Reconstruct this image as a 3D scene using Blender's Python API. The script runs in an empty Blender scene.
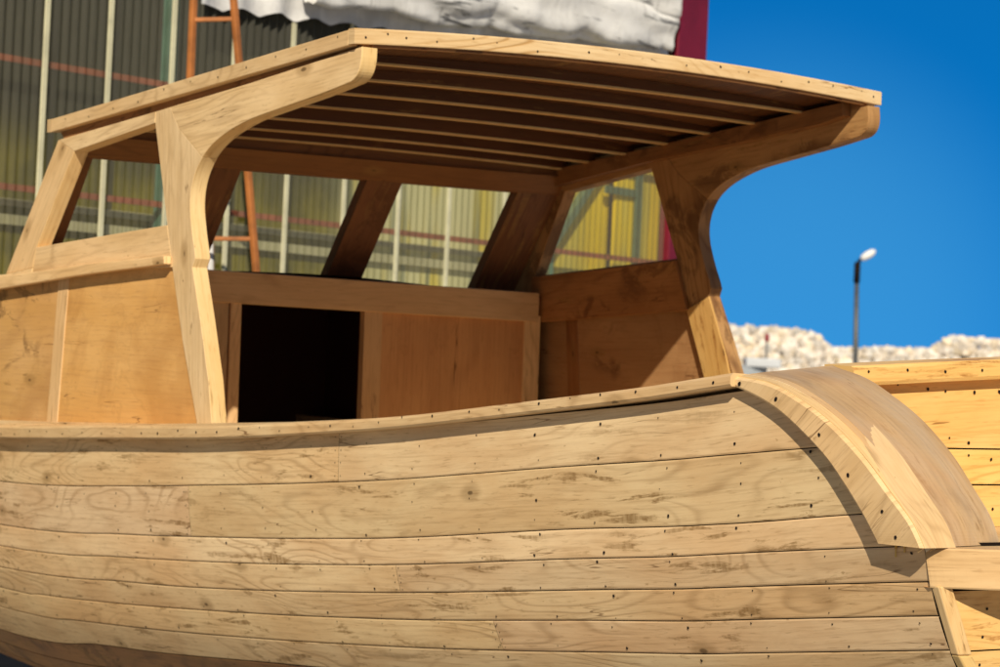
import bpy, math, random
from mathutils import Vector, Matrix, noise
random.seed(7)
sc = bpy.context.scene
COL = sc.collection
S, ZK = 1.5, 1.5           # boat units -> metres, height of the boat's datum above its keel line

# ------------------------------------------------------------------ node helpers
class NT:
    def __init__(s, name):
        s.m = bpy.data.materials.new(name); s.m.use_nodes = True
        s.t = s.m.node_tree; s.t.nodes.clear()
        s.out = s.t.nodes.new('ShaderNodeOutputMaterial')
    def n(s, typ, **kw):
        o = s.t.nodes.new(typ)
        for k, v in kw.items(): setattr(o, k, v)
        return o
    def l(s, a, b): s.t.links.new(a, b)
    def put(s, sock, v):
        if isinstance(v, bpy.types.NodeSocket): s.l(v, sock)
        else: sock.default_value = v
    def math(s, op, a, b=0.0, c=0.0, clamp=False):
        o = s.n('ShaderNodeMath', operation=op, use_clamp=clamp)
        s.put(o.inputs[0], a); s.put(o.inputs[1], b)
        if op in ('MULTIPLY_ADD',): s.put(o.inputs[2], c)
        return o.outputs[0]
    def vmul(s, v, xyz, add=(0, 0, 0)):
        o = s.n('ShaderNodeVectorMath', operation='MULTIPLY_ADD')
        s.put(o.inputs[0], v); o.inputs[1].default_value = xyz; o.inputs[2].default_value = add
        return o.outputs[0]
    def vadd(s, a, b):
        o = s.n('ShaderNodeVectorMath', operation='ADD'); s.put(o.inputs[0], a); s.put(o.inputs[1], b)
        return o.outputs[0]
    def noise(s, v, scale=1.0, detail=2.0, rough=0.5, dist=0.0):
        o = s.n('ShaderNodeTexNoise'); s.put(o.inputs['Vector'], v)
        o.inputs['Scale'].default_value = scale; o.inputs['Detail'].default_value = detail
        o.inputs['Roughness'].default_value = rough; o.inputs['Distortion'].default_value = dist
        return o.outputs[0]
    def step(s, v, a, b, lo=0.0, hi=1.0):
        o = s.n('ShaderNodeMapRange', interpolation_type='SMOOTHSTEP')
        s.put(o.inputs[0], v); o.inputs[1].default_value = a; o.inputs[2].default_value = b
        o.inputs[3].default_value = lo; o.inputs[4].default_value = hi
        return o.outputs[0]
    def mix(s, f, a, b, mode='MIX'):
        o = s.n('ShaderNodeMix', data_type='RGBA', blend_type=mode)
        s.put(o.inputs[0], f)
        for i, v in ((6, a), (7, b)):
            s.put(o.inputs[i], v if isinstance(v, bpy.types.NodeSocket) else (*v[:3], 1.0))
        return o.outputs[2]
    def uv(s): return s.n('ShaderNodeUVMap', uv_map='UVMap').outputs[0]
    def obj(s): return s.n('ShaderNodeTexCoord').outputs['Object']
    def bump(s, h, st, dist):
        o = s.n('ShaderNodeBump'); o.inputs['Strength'].default_value = st
        o.inputs['Distance'].default_value = dist; s.put(o.inputs['Height'], h)
        return o.outputs[0]
    def principled(s, col, rough=0.6, bump=None, spec=0.3, metal=0.0, **kw):
        o = s.n('ShaderNodeBsdfPrincipled')
        s.put(o.inputs['Base Color'], col if isinstance(col, bpy.types.NodeSocket) else (*col, 1))
        s.put(o.inputs['Roughness'], rough); o.inputs['Specular IOR Level'].default_value = spec
        o.inputs['Metallic'].default_value = metal
        if bump is not None: s.l(bump, o.inputs['Normal'])
        return o.outputs[0]
    def done(s, sh):
        s.l(sh, s.out.inputs[0]); return s.m

def wood(name, base, light, dark, stain=(.27, .145, .045), stain_at=.66, ring=.35, ringfreq=9.0,
         rough=.55, spec=.35, black=None, ply=False, big=0.0, warm=0.25, scorch=0.0):
    """raw sanded timber: u runs along the board, v across it (boat units)"""
    N = NT(name); uv = N.uv()
    # gentle warp so that nothing is ruler straight
    w = N.noise(N.vmul(uv, (1.1, 2.2, 1)), 1.0, 2.0)
    wv = N.n('ShaderNodeCombineXYZ'); N.put(wv.inputs[1], N.math('MULTIPLY', w, .05)); wuv = N.vadd(uv, wv.outputs[0])
    # cathedral grain: contour lines of a stretched noise field
    k = (1.0, 4.6, 1) if not ply else (1.3, 2.2, 1)
    field = N.noise(N.vmul(wuv, k, (3.1, 7.7, .4)), 1.25, 1.6, .45, .25)
    fine = N.noise(N.vmul(wuv, (3, 26, 1)), 1.0, 2.0)
    ph = N.math('MULTIPLY_ADD', field, ringfreq * 6.283, N.math('MULTIPLY', fine, 2.2))
    sn = N.math('SINE', ph)
    line = N.math('POWER', N.math('MULTIPLY_ADD', sn, .5, .5), 5.0)
    where = N.step(N.noise(N.vmul(uv, (.9, 2.6, 1), (9, 2, 5)), 1.3, 2.0), .46, .64)
    where = N.math('MULTIPLY_ADD', where, .88, .12)
    line = N.math('MULTIPLY', line, N.math('MULTIPLY', where, ring))
    fibre = N.noise(N.vmul(wuv, (4, 105, 1)), 1.0, 4.0, .65)
    mott = N.noise(N.vmul(uv, (2.2, 6.5, 1), (1, 4, 9)), 1.0, 5.0, .6)
    broad = N.noise(N.vmul(uv, (1.2, 1.9, 1), (7, 1, 2)), 1.0, 2.0)
    c = N.mix(N.step(mott, .32, .68), base, light)
    c = N.mix(N.math('MULTIPLY', N.step(broad, .42, .72), warm), c, (base[0]*1.02, base[1]*.84, base[2]*.68))
    c = N.mix(line, c, dark)
    c = N.mix(N.step(fibre, .44, .74, 0, .38), c, dark)
    flk = N.noise(N.vmul(wuv, (16, 150, 1), (3, 3, 3)), 1.0, 2.0, .5)
    c = N.mix(N.step(flk, .60, .72, 0, .38), c, dark)
    crk = N.math('ABSOLUTE', N.math('SUBTRACT', N.noise(N.vmul(wuv, (1.3, 19, 1), (8, 5, 3)), 1.0, 3.0, .55), .5))
    cg = N.step(N.noise(N.vmul(uv, (2.4, 9, 1), (5, 9, 3)), 1.0, 2.0), .56, .64)
    c = N.mix(N.math('MULTIPLY', N.step(crk, .002, .007, .8, 0), cg), c, (dark[0]*.5, dark[1]*.42, dark[2]*.35))
    # resin and weather stains, elongated, with saw-tooth ticks across
    st1 = N.noise(N.vmul(uv, (5.2, 38, 1), (5, 3, 8)), 1.0, 6.0, .68, .4)
    gate = N.noise(N.vmul(uv, (1.6, 4.0, 1), (2, 8, 1)), 1.0, 1.0)
    sf = N.math('MULTIPLY', N.step(st1, stain_at-.03, stain_at+.05), N.step(gate, .44, .58))
    tick = N.noise(N.vmul(uv, (85, 14, 1)), 1.0, 2.0)
    sf = N.math('MULTIPLY', sf, N.step(tick, .30, .66, .55, 1.0))
    c = N.mix(N.math('MULTIPLY', sf, .85), c, stain)
    vk = N.n('ShaderNodeTexVoronoi', voronoi_dimensions='2D'); N.put(vk.inputs['Vector'], N.vmul(uv, (2.4, 5.2, 1), (3, 2, 0))); vk.inputs['Scale'].default_value = 1.0
    sc3 = N.n('ShaderNodeSeparateColor'); N.put(sc3.inputs[0], vk.outputs['Color'])
    has = N.step(sc3.outputs[0], .66, .68)
    kd = N.math('ADD', vk.outputs['Distance'], N.math('MULTIPLY_ADD', N.noise(N.vmul(uv, (14, 30, 1)), 1.0, 3), .08, -.04))
    c = N.mix(N.math('MULTIPLY', N.step(kd, .05, .14, 1, 0), N.math('MULTIPLY', has, .45)), c, stain)
    c = N.mix(N.math('MULTIPLY', N.step(kd, .012, .035, 1, 0), N.math('MULTIPLY', has, .8)), c, tuple(q*.4 for q in stain))
    sp2 = N.noise(N.vmul(uv, (30, 60, 1), (1, 7, 3)), 1.0, 3.0, .6)
    c = N.mix(N.math('MULTIPLY', N.step(sp2, .68, .76), .55), c, stain)
    if black:
        b1 = N.noise(N.vmul(uv, (7, 9, 1), (1, 1, 4)), 1.0, 5.0, .65, .9)
        edge = N.math('SUBTRACT', 1.0, N.math('MULTIPLY', N.math('ABSOLUTE', N.math('SUBTRACT', b1, black)), 40.0), clamp=True)
        b2 = N.step(N.noise(N.vmul(uv, (2.3, 3.7, 1), (4, 4, 7)), 1.0, 3.0), .495, .58)
        c = N.mix(N.math('MULTIPLY', N.math('MULTIPLY', edge, b2), .55), c, (.05, .02, .008))
        c = N.mix(N.math('MULTIPLY', N.step(b1, black, black+.05), N.math('MULTIPLY', b2, .62)), c, (.09, .034, .011))
    if ply:
        wt = N.noise(N.vmul(uv, (2.6, 2.2, 1), (3, 6, 9)), 1.0, 5.0, .62, .5)
        c = N.mix(N.step(wt, .46, .64, 0, .42), c, (base[0]*.62, base[1]*.5, base[2]*.4))
        wd_ = N.math('ABSOLUTE', N.math('SUBTRACT', wt, .505))
        c = N.mix(N.step(wd_, .0, .010, .12, 0), c, (base[0]*.35, base[1]*.25, base[2]*.18))
    if scorch:
        g = N.noise(N.vmul(uv, (2.2, 7.0, 1), (6, 6, 6)), 1.0, 4.0, .6, .4)
        c = N.mix(N.step(g, .40, .66, 0, scorch), c, (.50, .42, .33))
        g2 = N.noise(N.vmul(uv, (1.7, 5.0, 1), (2, 9, 6)), 1.0, 4.0, .6, .4)
        c = N.mix(N.step(g2, .42, .68, 0, scorch*.9), c, (.60, .33, .16))
        g3 = N.noise(N.vmul(uv, (3.7, 10.0, 1), (8, 9, 1)), 1.0, 4.0, .6, .4)
        c = N.mix(N.step(g3, .54, .70, 0, scorch*.8), c, (.22, .13, .07))
    at = N.n('ShaderNodeAttribute', attribute_name='tint')
    c = N.mix(1.0, c, at.outputs['Color'], 'MULTIPLY')
    rr = N.math('MULTIPLY_ADD', mott, .25, rough-.1)
    hgt = N.math('MULTIPLY_ADD', fibre, .5, N.math('MULTIPLY', line, -.8))
    hgt = N.math('ADD', hgt, N.math('MULTIPLY', N.noise(N.vmul(uv, (5, 9, 1)), 1.0, 2.0), 1.6))
    return N.done(N.principled(c, rr, N.bump(hgt, .45, .0035), spec))

def plain(name, col, rough=.6, var=.25, scale=4.0, metal=0.0, spec=.4, bump=.2):
    N = NT(name); o = N.obj()
    n1 = N.noise(o, scale, 5.0, .6)
    c = N.mix(N.step(n1, .3, .7), tuple(x*(1-var) for x in col), tuple(min(1, x*(1+var)) for x in col))
    n2 = N.noise(o, scale*9, 3.0, .6)
    c = N.mix(N.step(n2, .55, .75, 0, .35), c, tuple(x*.5 for x in col))
    return N.done(N.principled(c, rough, N.bump(n2, bump, .01), spec, metal))

M = {}
M['hull'] = wood('sanded_hull_timber', (.77, .515, .275), (.91, .675, .40), (.36, .20, .08), ring=.42, ringfreq=20, rough=.6, stain_at=.57, warm=.38)
M['rail'] = wood('cap_rail_timber', (.66, .44, .22), (.77, .56, .31), (.36, .20, .08), ring=.4, ringfreq=18, stain_at=.60, warm=.5)
M['frame'] = wood('cabin_frame_timber', (.68, .465, .235), (.80, .585, .335), (.36, .22, .10), ring=.42, ringfreq=17, stain_at=.66)
M['fascia'] = wood('roof_fascia_timber', (.72, .50, .255), (.80, .60, .35), (.46, .25, .08), ring=.85, ringfreq=18, stain_at=.68)
M['edge'] = wood('sawn_end_grain', (.74, .50, .22), (.80, .60, .32), (.45, .24, .07), ring=.3, stain_at=.62)
M['inner'] = wood('unsanded_shaded_inner_timber', (.28, .125, .042), (.36, .175, .065), (.13, .05, .016), ring=.5, ringfreq=15, stain_at=.58, black=.50, warm=.3)  # unsanded timber, darkened further in colour to hold the interior shade
M['farframe'] = wood('shaded_stained_frame_timber', (.40, .215, .085), (.50, .29, .12), (.18, .07, .02), ring=.5, ringfreq=15, stain_at=.58, black=.50, warm=.3)  # far copy of the frame timber: shade put into the colour, stains on top
M['beam'] = wood('roof_beam_timber', (.095, .034, .011), (.13, .048, .016), (.07, .024, .008), ring=.5, stain_at=.6)  # beam colour lowered to carry the shade under the roof
M['header'] = wood('header_timber', (.19, .078, .026), (.25, .11, .038), (.11, .04, .013), ring=.5, ringfreq=15, stain_at=.6)
M['dark'] = wood('dark_post_timber', (.15, .060, .024), (.21, .09, .035), (.07, .03, .014), ring=.6, stain_at=.55, black=.5)  # dark brown tone for posts, sill shelf and trunk roof
M['sill'] = wood('bulkhead_sill_timber', (.64, .41, .20), (.72, .49, .26), (.38, .21, .09), ring=.4, ringfreq=16, stain_at=.66)
M['ply'] = wood('orange_plywood', (.68, .37, .115), (.75, .44, .16), (.43, .22, .08), ring=.28, ringfreq=4, ply=True, stain_at=.72, warm=.35)
M['plystain'] = wood('stained_plywood', (.64, .36, .12), (.71, .42, .17), (.40, .20, .08), ring=.25, ringfreq=4, ply=True, stain_at=.62, black=.54)
M['plyin'] = wood('inner_plywood', (.56, .28, .11), (.64, .345, .145), (.33, .14, .05), ring=.25, ringfreq=4, ply=True, stain_at=.74)
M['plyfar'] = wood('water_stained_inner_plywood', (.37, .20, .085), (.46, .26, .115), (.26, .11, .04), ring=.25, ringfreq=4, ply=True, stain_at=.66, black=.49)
M['transom'] = wood('golden_transom_timber', (.78, .49, .165), (.86, .58, .235), (.48, .23, .05), stain=(.38, .16, .035), ring=.45, ringfreq=15, stain_at=.555, rough=.5, warm=.4)
M['wingcap'] = wood('weathered_cap_board', (.45, .28, .135), (.56, .38, .20), (.24, .13, .055), ring=.35, ringfreq=14, stain_at=.58, scorch=.42, rough=.6, spec=.25)
M['bottom'] = wood('shaded_stained_bottom_timber', (.30, .14, .05), (.38, .2, .08), (.08, .04, .02), ring=.5, stain_at=.5, black=.48)  # shade of the hull turning under painted in, with brown stain
N = NT('dark_gap'); M['gap'] = N.done(N.principled((.012, .008, .006), .9, None, .1))
N = NT('nail_hole'); M['nail'] = N.done(N.principled((.016, .010, .008), .7, None, .2))
N = NT('doorway_shade_timber'); M['doorway_shade'] = N.done(N.principled((.11, .045, .032), .9, None, .1))  # darkness behind the doorway, put into the colour
N = NT('glue_drip'); M['glue'] = N.done(N.principled((.62, .40, .10), .25, None, .6))
N = NT('putty'); M['putty'] = N.done(N.principled((.72, .63, .47), .7, None, .2))

# ------------------------------------------------------------------ mesh builder
class MB:
    def __init__(s, z=ZK): s.v = []; s.f = []; s.uv = []; s.mi = []; s.ti = []; s.z = z
    def add(s, verts, faces, uvs, mi=0, tint=None):
        b = len(s.v); s.v += [(p[0], p[1], p[2]+s.z) for p in verts]
        t = tint if tint is not None else rt()
        for f, u in zip(faces, uvs):
            s.f.append([b+i for i in f]); s.uv.append(u); s.mi.append(mi); s.ti.append(t)
    def hexa(s, c, mi=0, tint=None, axis=None):
        """8 corners: 0-3 one end, 4-7 the other end (u runs from 0-3 to 4-7)"""
        c = [Vector(p) for p in c]; L = (c[4]-c[0]).length; a = (c[1]-c[0]).length; h = (c[3]-c[0]).length
        ou, ov = random.uniform(0, 40), random.uniform(0, 40)
        fs = [(3, 2, 1, 0), (4, 5, 6, 7), (0, 1, 5, 4), (1, 2, 6, 5), (2, 3, 7, 6), (3, 0, 4, 7)]
        U = lambda u, v: (ou+u, ov+v)
        uvs = [[U(0, 0), U(.02, a), U(.02, a), U(0, h)], [U(0, 0), U(.02, a), U(.02, h), U(0, h)],
               [U(0, 0), U(0, a), U(L, a), U(L, 0)], [U(0, a), U(0, a+h), U(L, a+h), U(L, a)],
               [U(0, a+h), U(0, 2*a+h), U(L, 2*a+h), U(L, a+h)], [U(0, 2*a+2*h), U(0, 2*a+h), U(L, 2*a+h), U(L, 2*a+2*h)]]
        s.add(c, fs, uvs, mi, tint)
    def box(s, lo, hi, mi=0, tint=None):
        """axis aligned, u along the longest side"""
        x0, y0, z0 = lo; x1, y1, z1 = hi
        d = (x1-x0, y1-y0, z1-z0); k = d.index(max(d))
        if k == 0: c = [(x0, y0, z0), (x0, y1, z0), (x0, y1, z1), (x0, y0, z1), (x1, y0, z0), (x1, y1, z0), (x1, y1, z1), (x1, y0, z1)]
        elif k == 1: c = [(x1, y0, z0), (x0, y0, z0), (x0, y0, z1), (x1, y0, z1), (x1, y1, z0), (x0, y1, z0), (x0, y1, z1), (x1, y1, z1)]
        else: c = [(x0, y0, z0), (x0, y1, z0), (x1, y1, z0), (x1, y0, z0), (x0, y0, z1), (x0, y1, z1), (x1, y1, z1), (x1, y0, z1)]
        s.hexa(c, mi, tint)
    def bar(s, a, b, w, h, up=(0, 0, 1), mi=0, tint=None):
        a, b = Vector(a), Vector(b); d = (b-a).normalized(); r = d.cross(Vector(up)).normalized(); u = r.cross(d)
        r *= w/2; u *= h/2
        s.hexa([a-r-u, a-r+u, a+r+u, a+r-u, b-r-u, b-r+u, b+r+u, b+r-u], mi, tint)
    def tube(s, pts, rad, n=10, mi=0, tint=None, caps=True):
        pts = [Vector(p) for p in pts]; rings = []; vs = []
        rad = rad if isinstance(rad, (list, tuple)) else [rad]*len(pts)
        for i, p in enumerate(pts):
            d = (pts[min(i+1, len(pts)-1)]-pts[max(i-1, 0)]).normalized()
            q = Vector((0, 0, 1)) if abs(d.z) < .9 else Vector((1, 0, 0))
            r = d.cross(q).normalized(); u = r.cross(d)
            vs += [p+(r*math.cos(2*math.pi*j/n)+u*math.sin(2*math.pi*j/n))*rad[i] for j in range(n)]
        fs = []; uvs = []
        for i in range(len(pts)-1):
            for j in range(n):
                k = (j+1) % n; fs.append((i*n+j, i*n+k, (i+1)*n+k, (i+1)*n+j))
                uvs.append([(i*.3, j/n*.3), (i*.3, (j+1)/n*.3), (i*.3+.3, (j+1)/n*.3), (i*.3+.3, j/n*.3)])
        if caps:
            fs.append(tuple(range(n))[::-1]); uvs.append([(0, 0)]*n)
            m = (len(pts)-1)*n; fs.append(tuple(range(m, m+n))); uvs.append([(0, 0)]*n)
        s.add(vs, fs, uvs, mi, tint)
    def prism(s, poly, fn0, fn1, mi=0, mie=None, tint=None, rot=0.0):
        """poly of (a,b); fn0/fn1 map (a,b) to the two faces; uv = (a,b) turned by rot"""
        n = len(poly); ou, ov = random.uniform(0, 40), random.uniform(0, 40); c, sn = math.cos(rot), math.sin(rot)
        U = [(ou+a*c+b*sn, ov-a*sn+b*c) for a, b in poly]
        A = [fn0(*q) for q in poly]; B = [fn1(*q) for q in poly]
        t = tint if tint is not None else rt()
        s.add(A+B, [tuple(range(n)), tuple(range(2*n-1, n-1, -1))], [U, U[::-1]], mi, t)
        b = len(s.v)-2*n; acc = 0
        for i in range(n):
            j = (i+1) % n; L = math.dist(poly[i], poly[j])
            s.f.append([b+j, b+i, b+n+i, b+n+j]); s.mi.append(mi if mie is None else mie); s.ti.append(t)
            s.uv.append([(ou+acc+L, ov), (ou+acc, ov), (ou+acc, ov+.05), (ou+acc+L, ov+.05)]); acc += L
    def strip(s, top, bot, mi=0, tint=None, u0=None, vs=1.0):
        """a sheet between two polylines"""
        n = len(top); ou = random.uniform(0, 40) if u0 is None else u0; ov = random.uniform(0, 40); acc = 0; us = [0]
        for i in range(1, n): acc += (Vector(top[i])-Vector(top[i-1])).length; us.append(acc)
        fs = [(i, i+1, n+i+1, n+i) for i in range(n-1)]
        w = [(Vector(top[i])-Vector(bot[i])).length*vs for i in range(n)]
        uvs = [[(ou+us[i], ov), (ou+us[i+1], ov), (ou+us[i+1], ov-w[i+1]), (ou+us[i], ov-w[i])] for i in range(n-1)]
        s.add(list(top)+list(bot), fs, uvs, mi, tint)
    def disc(s, c, nrm, r, mi=0, n=7):
        c = Vector(c); nrm = Vector(nrm).normalized(); q = nrm.orthogonal().normalized(); w = nrm.cross(q)
        st = random.uniform(.8, 1.25)
        s.add([c+(q*math.cos(2*math.pi*j/n)+w*math.sin(2*math.pi*j/n)*st)*r*random.uniform(.8, 1.15) for j in range(n)], [tuple(range(n))], [[(0, 0)]*n], mi, (1, 1, 1))
    def build(s, name, mats, parent=None, bevel=0.0, smooth=False, recalc=True):
        me = bpy.data.meshes.new(name); me.from_pydata(s.v, [], s.f)
        ul = me.uv_layers.new(name='UVMap'); at = me.color_attributes.new('tint', 'FLOAT_COLOR', 'CORNER')
        ul = me.uv_layers['UVMap']; at = me.color_attributes['tint']
        i = 0
        for f, u, t in zip(s.f, s.uv, s.ti):
            for k in range(len(f)):
                ul.data[i].uv = u[k]; at.data[i].color = (*t, 1); i += 1
        for p, mi in zip(me.polygons, s.mi): p.material_index = mi; p.use_smooth = smooth
        for m in (mats if isinstance(mats, (list, tuple)) else [mats]): me.materials.append(m)
        if recalc:
            import bmesh
            bm = bmesh.new(); bm.from_mesh(me); bmesh.ops.recalc_face_normals(bm, faces=bm.faces); bm.to_mesh(me); bm.free()
        o = bpy.data.objects.new(name, me); COL.objects.link(o)
        if parent: o.parent = parent
        if bevel:
            b = o.modifiers.new('bevel', 'BEVEL'); b.width = bevel; b.segments = 2; b.limit_method = 'ANGLE'; b.angle_limit = .6
            b.harden_normals = False
        return o
def rt(a=.88, b=1.08):
    t = random.uniform(a, b); return (t*random.uniform(.98, 1.03), t, t*random.uniform(.88, 1.05))
def empty(name, loc=(0, 0, 0), rot=(0, 0, 0)):
    o = bpy.data.objects.new(name, None); COL.objects.link(o); o.location = loc; o.rotation_euler = rot; o.empty_display_size = .2
    return o
def tag(o, label=None, cat=None, group=None, kind=None):
    if label: o['label'] = label
    if cat: o['category'] = cat
    if group: o['group'] = group
    if kind: o['kind'] = kind
    return o
def lerp(x, tab):
    if x <= tab[0][0]: return tab[0][1]
    for (a, p), (b, q) in zip(tab, tab[1:]):
        if x <= b: return p+(q-p)*(x-a)/(b-a)
    return tab[-1][1]
def smooth_tab(tab, n=60):
    """cubic (Catmull-Rom) resampling of a table"""
    out = []
    P = [tab[0]]+list(tab)+[tab[-1]]
    for i in range(1, len(P)-2):
        for k in range(8):
            t = k/8; out.append(tuple(.5*((2*P[i][j])+(P[i+1][j]-P[i-1][j])*t+(2*P[i-1][j]-5*P[i][j]+4*P[i+1][j]-P[i+2][j])*t*t+(3*P[i][j]-P[i-1][j]-3*P[i+1][j]+P[i+2][j])*t**3) for j in range(2)))
    out.append(tab[-1]); return out

# ================================================================== THE BOAT
boat = empty('wooden_boat', (0, 0, .15), (0, -.0144, 0)); boat.scale = (S, S, S)
tag(boat, 'unpainted wooden boat under construction with an open backed wheelhouse and planked hull', 'boat')

RT = smooth_tab([(-3.4, -.13), (-2.52, -.25), (-2.26, -.285), (-1.91, -.321), (-1.33, -.378), (-.87, -.409), (-.44, -.432), (.28, -.465), (1.09, -.495), (1.8, -.50), (2.8, -.46), (4, -.33), (5.2, -.15)])
RB = smooth_tab([(-3.4, -.155), (-2.52, -.271), (-2.26, -.307), (-1.92, -.346), (-1.33, -.410), (-.87, -.448), (-.44, -.478), (.28, -.512), (1.09, -.546), (1.8, -.55), (2.8, -.51), (4, -.38), (5.2, -.20)])
WU = smooth_tab([(-2.515, -.2495), (-2.608, -.259), (-2.682, -.281), (-2.782, -.328), (-2.877, -.394), (-2.95, -.463), (-3.006, -.518), (-3.036, -.566)])
WL = smooth_tab([(-2.515, -.271), (-2.605, -.298), (-2.678, -.332), (-2.777, -.398), (-2.833, -.455), (-2.877, -.509), (-2.897, -.540), (-2.912, -.566)])
def Tz(Y): return lerp(Y, RT)
def Bz(Y): return lerp(Y, RB)
def H(Y): return 1.13-.012*(Y+.8)**2 if Y < -.8 else 1.13*max(0, 1-((Y+.8)/6)**2.2)
def hx(Y, s):
    q = min(.9995, max(0, s/.95)); return H(Y)*(1-q**2.6)**(1/2.6)
def wing_cut(Y):
    """below the quarter wing the planking stops at the curved timber"""
    if Y > -2.515: return 0.0
    zc = (lerp(-Y, [(-a, b) for a, b in WU])*.5+lerp(-Y, [(-a, b) for a, b in WL])*.5)
    return max(0.0, Tz(Y)-.03-zc)
def hp(Y, s, side=-1, out=0.0):
    s = max(s, wing_cut(Y))
    z = Tz(Y)-.03-s; return Vector((side*(hx(Y, s)+out), Y, z))
def hn(Y, s, side=-1):
    a = hp(Y, s+.005, side)-hp(Y, s-.005, side); b = hp(Y+.01, s, side)-hp(Y-.01, s, side)
    n = a.cross(b).normalized(); return n if n.x*side > 0 else -n
SEAM = [[(-3.1, 0), (5.2, 0)],
    [(-3.1, .15), (-2.76, .137), (-2.54, .131), (-2.23, .1235), (-1.89, .1215), (-1.3, .125), (-.42, .141), (.19, .153), (1.15, .162), (5.2, .15)],
    [(-3.1, .285), (-2.81, .277), (-2.53, .2745), (-2.22, .266), (-1.88, .263), (-1.28, .269), (-.29, .286), (.21, .294), (1.18, .303), (5.2, .27)],
    [(-3.1, .355), (-3.0, .350), (-2.85, .345), (-2.52, .3365), (-2.21, .331), (-1.87, .330), (-1.27, .335), (-.49, .351), (.24, .362), (1.22, .373), (5.2, .34)],
    [(-3.1, .425), (-3.0, .420), (-2.72, .412), (-2.51, .407), (-2.19, .401), (-1.85, .401), (-1.25, .405), (-.23, .430), (.28, .436), (1.27, .446), (5.2, .42)],
    [(-3.1, .491), (-3.0, .487), (-2.48, .476), (-2.17, .471), (-1.82, .470), (-1.21, .473), (-.42, .490), (.34, .506), (.97, .515), (1.34, .519), (5.2, .49)],
    [(-3.1, .558), (-2.98, .555), (-2.45, .547), (-2.13, .5435), (-1.77, .5435), (-1.17, .5445), (-.12, .567), (.72, .582), (1.44, .592), (5.2, .56)],
    [(-3.1, .63), (-1.8, .612), (-.6, .625), (.25, .648), (.7, .656), (1.66, .69), (5.2, .64)],
    [(-3.1, .70), (-1.8, .69), (.25, .72), (1.66, .755), (5.2, .72)],
    [(-3.1, .78), (-1.8, .78), (.25, .80), (1.66, .82), (5.2, .80)],
    [(-3.1, .86), (.25, .875), (5.2, .87)],
    [(-3.1, .945), (5.2, .945)]]
SEAM = [smooth_tab(t) if len(t) > 2 else t for t in SEAM]
Y_ST = -3.0
BUTT = {0: [(-1.02, )], 1: [(-.24, )], 2: [], 3: [(-1.25, )], 4: [(2.8,)], 5: [(-1.6,)], 6: [(2.2,)], 7: [(-1.4,)], 8: [(-.2,)], 9: [(-2,)], 10: [(0,)]}
def make_planking(side, detail=True):
    mb = MB()
    for k in range(11):
        cuts = [Y_ST]+sorted(b[0] for b in BUTT[k])+[5.15]
        for a, b in zip(cuts, cuts[1:]):
            t = rt(.86, 1.08); n = max(2, int((b-a)/.05)); rows = 6
            a2, b2 = a+.0005*(a != Y_ST), b-.0005
            ys = [a2+(b2-a2)*i/n for i in range(n+1)]; ou, ov = random.uniform(0, 40), random.uniform(0, 40)
            vs = []; uvs = []; fs = []
            for Y in ys:
                s0, s1 = (lerp(Y, SEAM[k]) if k else Tz(Y)-.034-Bz(Y)), lerp(Y, SEAM[k+1]); g = .0012
                # slightly uneven planks: each stands a hair proud or shy of its neighbours
                off = .0015*noise.noise(Vector((Y*2.1, k*7.3, 0)))
                prof = [(s0+g, -.012), (s0+g, -.0012), (s0+g+.003, 0)]+[(s0+(s1-s0)*r/rows, 0) for r in range(1, rows)]+[(s1-g-.003, 0), (s1-g, -.0012), (s1-g, -.012)]
                vs += [hp(Y, q, side, o+off) for q, o in prof]
                uvs.append([(ou+Y-a, ov-q) for q, o in prof])
            m = rows+5
            F = []; UV = []
            for i in range(n):
                for j in range(m-1):
                    F.append((i*m+j, (i+1)*m+j, (i+1)*m+j+1, i*m+j+1)); UV.append([uvs[i][j], uvs[i+1][j], uvs[i+1][j+1], uvs[i][j+1]])
            mi = 0 if k < 7 else 3
            mb.add(vs, F, UV, mi, t)
    # backing seen through the seams
    ys = [Y_ST+.004+i*(8.15/163) for i in range(164)]
    for i in range(12):
        s0, s1 = .945*i/12, .945*(i+1)/12
        mb.strip([hp(Y, s0, side, -.010) for Y in ys], [hp(Y, s1, side, -.010) for Y in ys], 1)
    # fastenings: pairs and triples of countersunk holes on every frame
    y = -2.96; fr = []
    while y < 4.8: fr.append(y); y += .225+random.uniform(-.012, .012)
    for k in range(9):
        for Y0 in fr:
            s0, s1 = lerp(Y0, SEAM[k]), lerp(Y0, SEAM[k+1]); w = s1-s0
            pos = [.14, .86] if w < .1 else [.10, .46, .88]
            if k == 0: pos = [.32, .85]
            for q in pos:
                if random.random() < .1: continue
                Y = Y0+random.uniform(-.02, .02); s = s0+w*(q+random.uniform(-.07, .07)); r = random.choice([.0016, .002, .0022, .0026, .0036])
                if s < wing_cut(Y)+.02: continue
                nn = hn(Y, s, side); c = hp(Y, s, side)
                mb.disc(c+nn*.0016, nn, r, 2)
        for Y0 in [b[0] for b in BUTT[k]]:
            for q in (.12, .38, .62, .88):
                for dy in (-.012, .014):
                    s0, s1 = lerp(Y0, SEAM[k]), lerp(Y0, SEAM[k+1]); s = s0+(s1-s0)*q; c = hp(Y0+dy, s, side); nn = hn(Y0+dy, s, side)
                    mb.disc(c+nn*.0016, nn, .0017, 2)
    o = mb.build('hull_planking', [M['hull'], M['gap'], M['nail'], M['bottom']], boat)
    for p in o.data.polygons: p.use_smooth = False
    return o
hullp = make_planking(-1); make_planking(1)
hullp['label'] = 'sanded pale hull planks of the near side with rows of nail holes'
mb = MB()                                                   # keel and stem
kz = [(Y, Tz(Y)-.03-.94) for Y in [-3.05+i*.4 for i in range(21)]]
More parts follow.
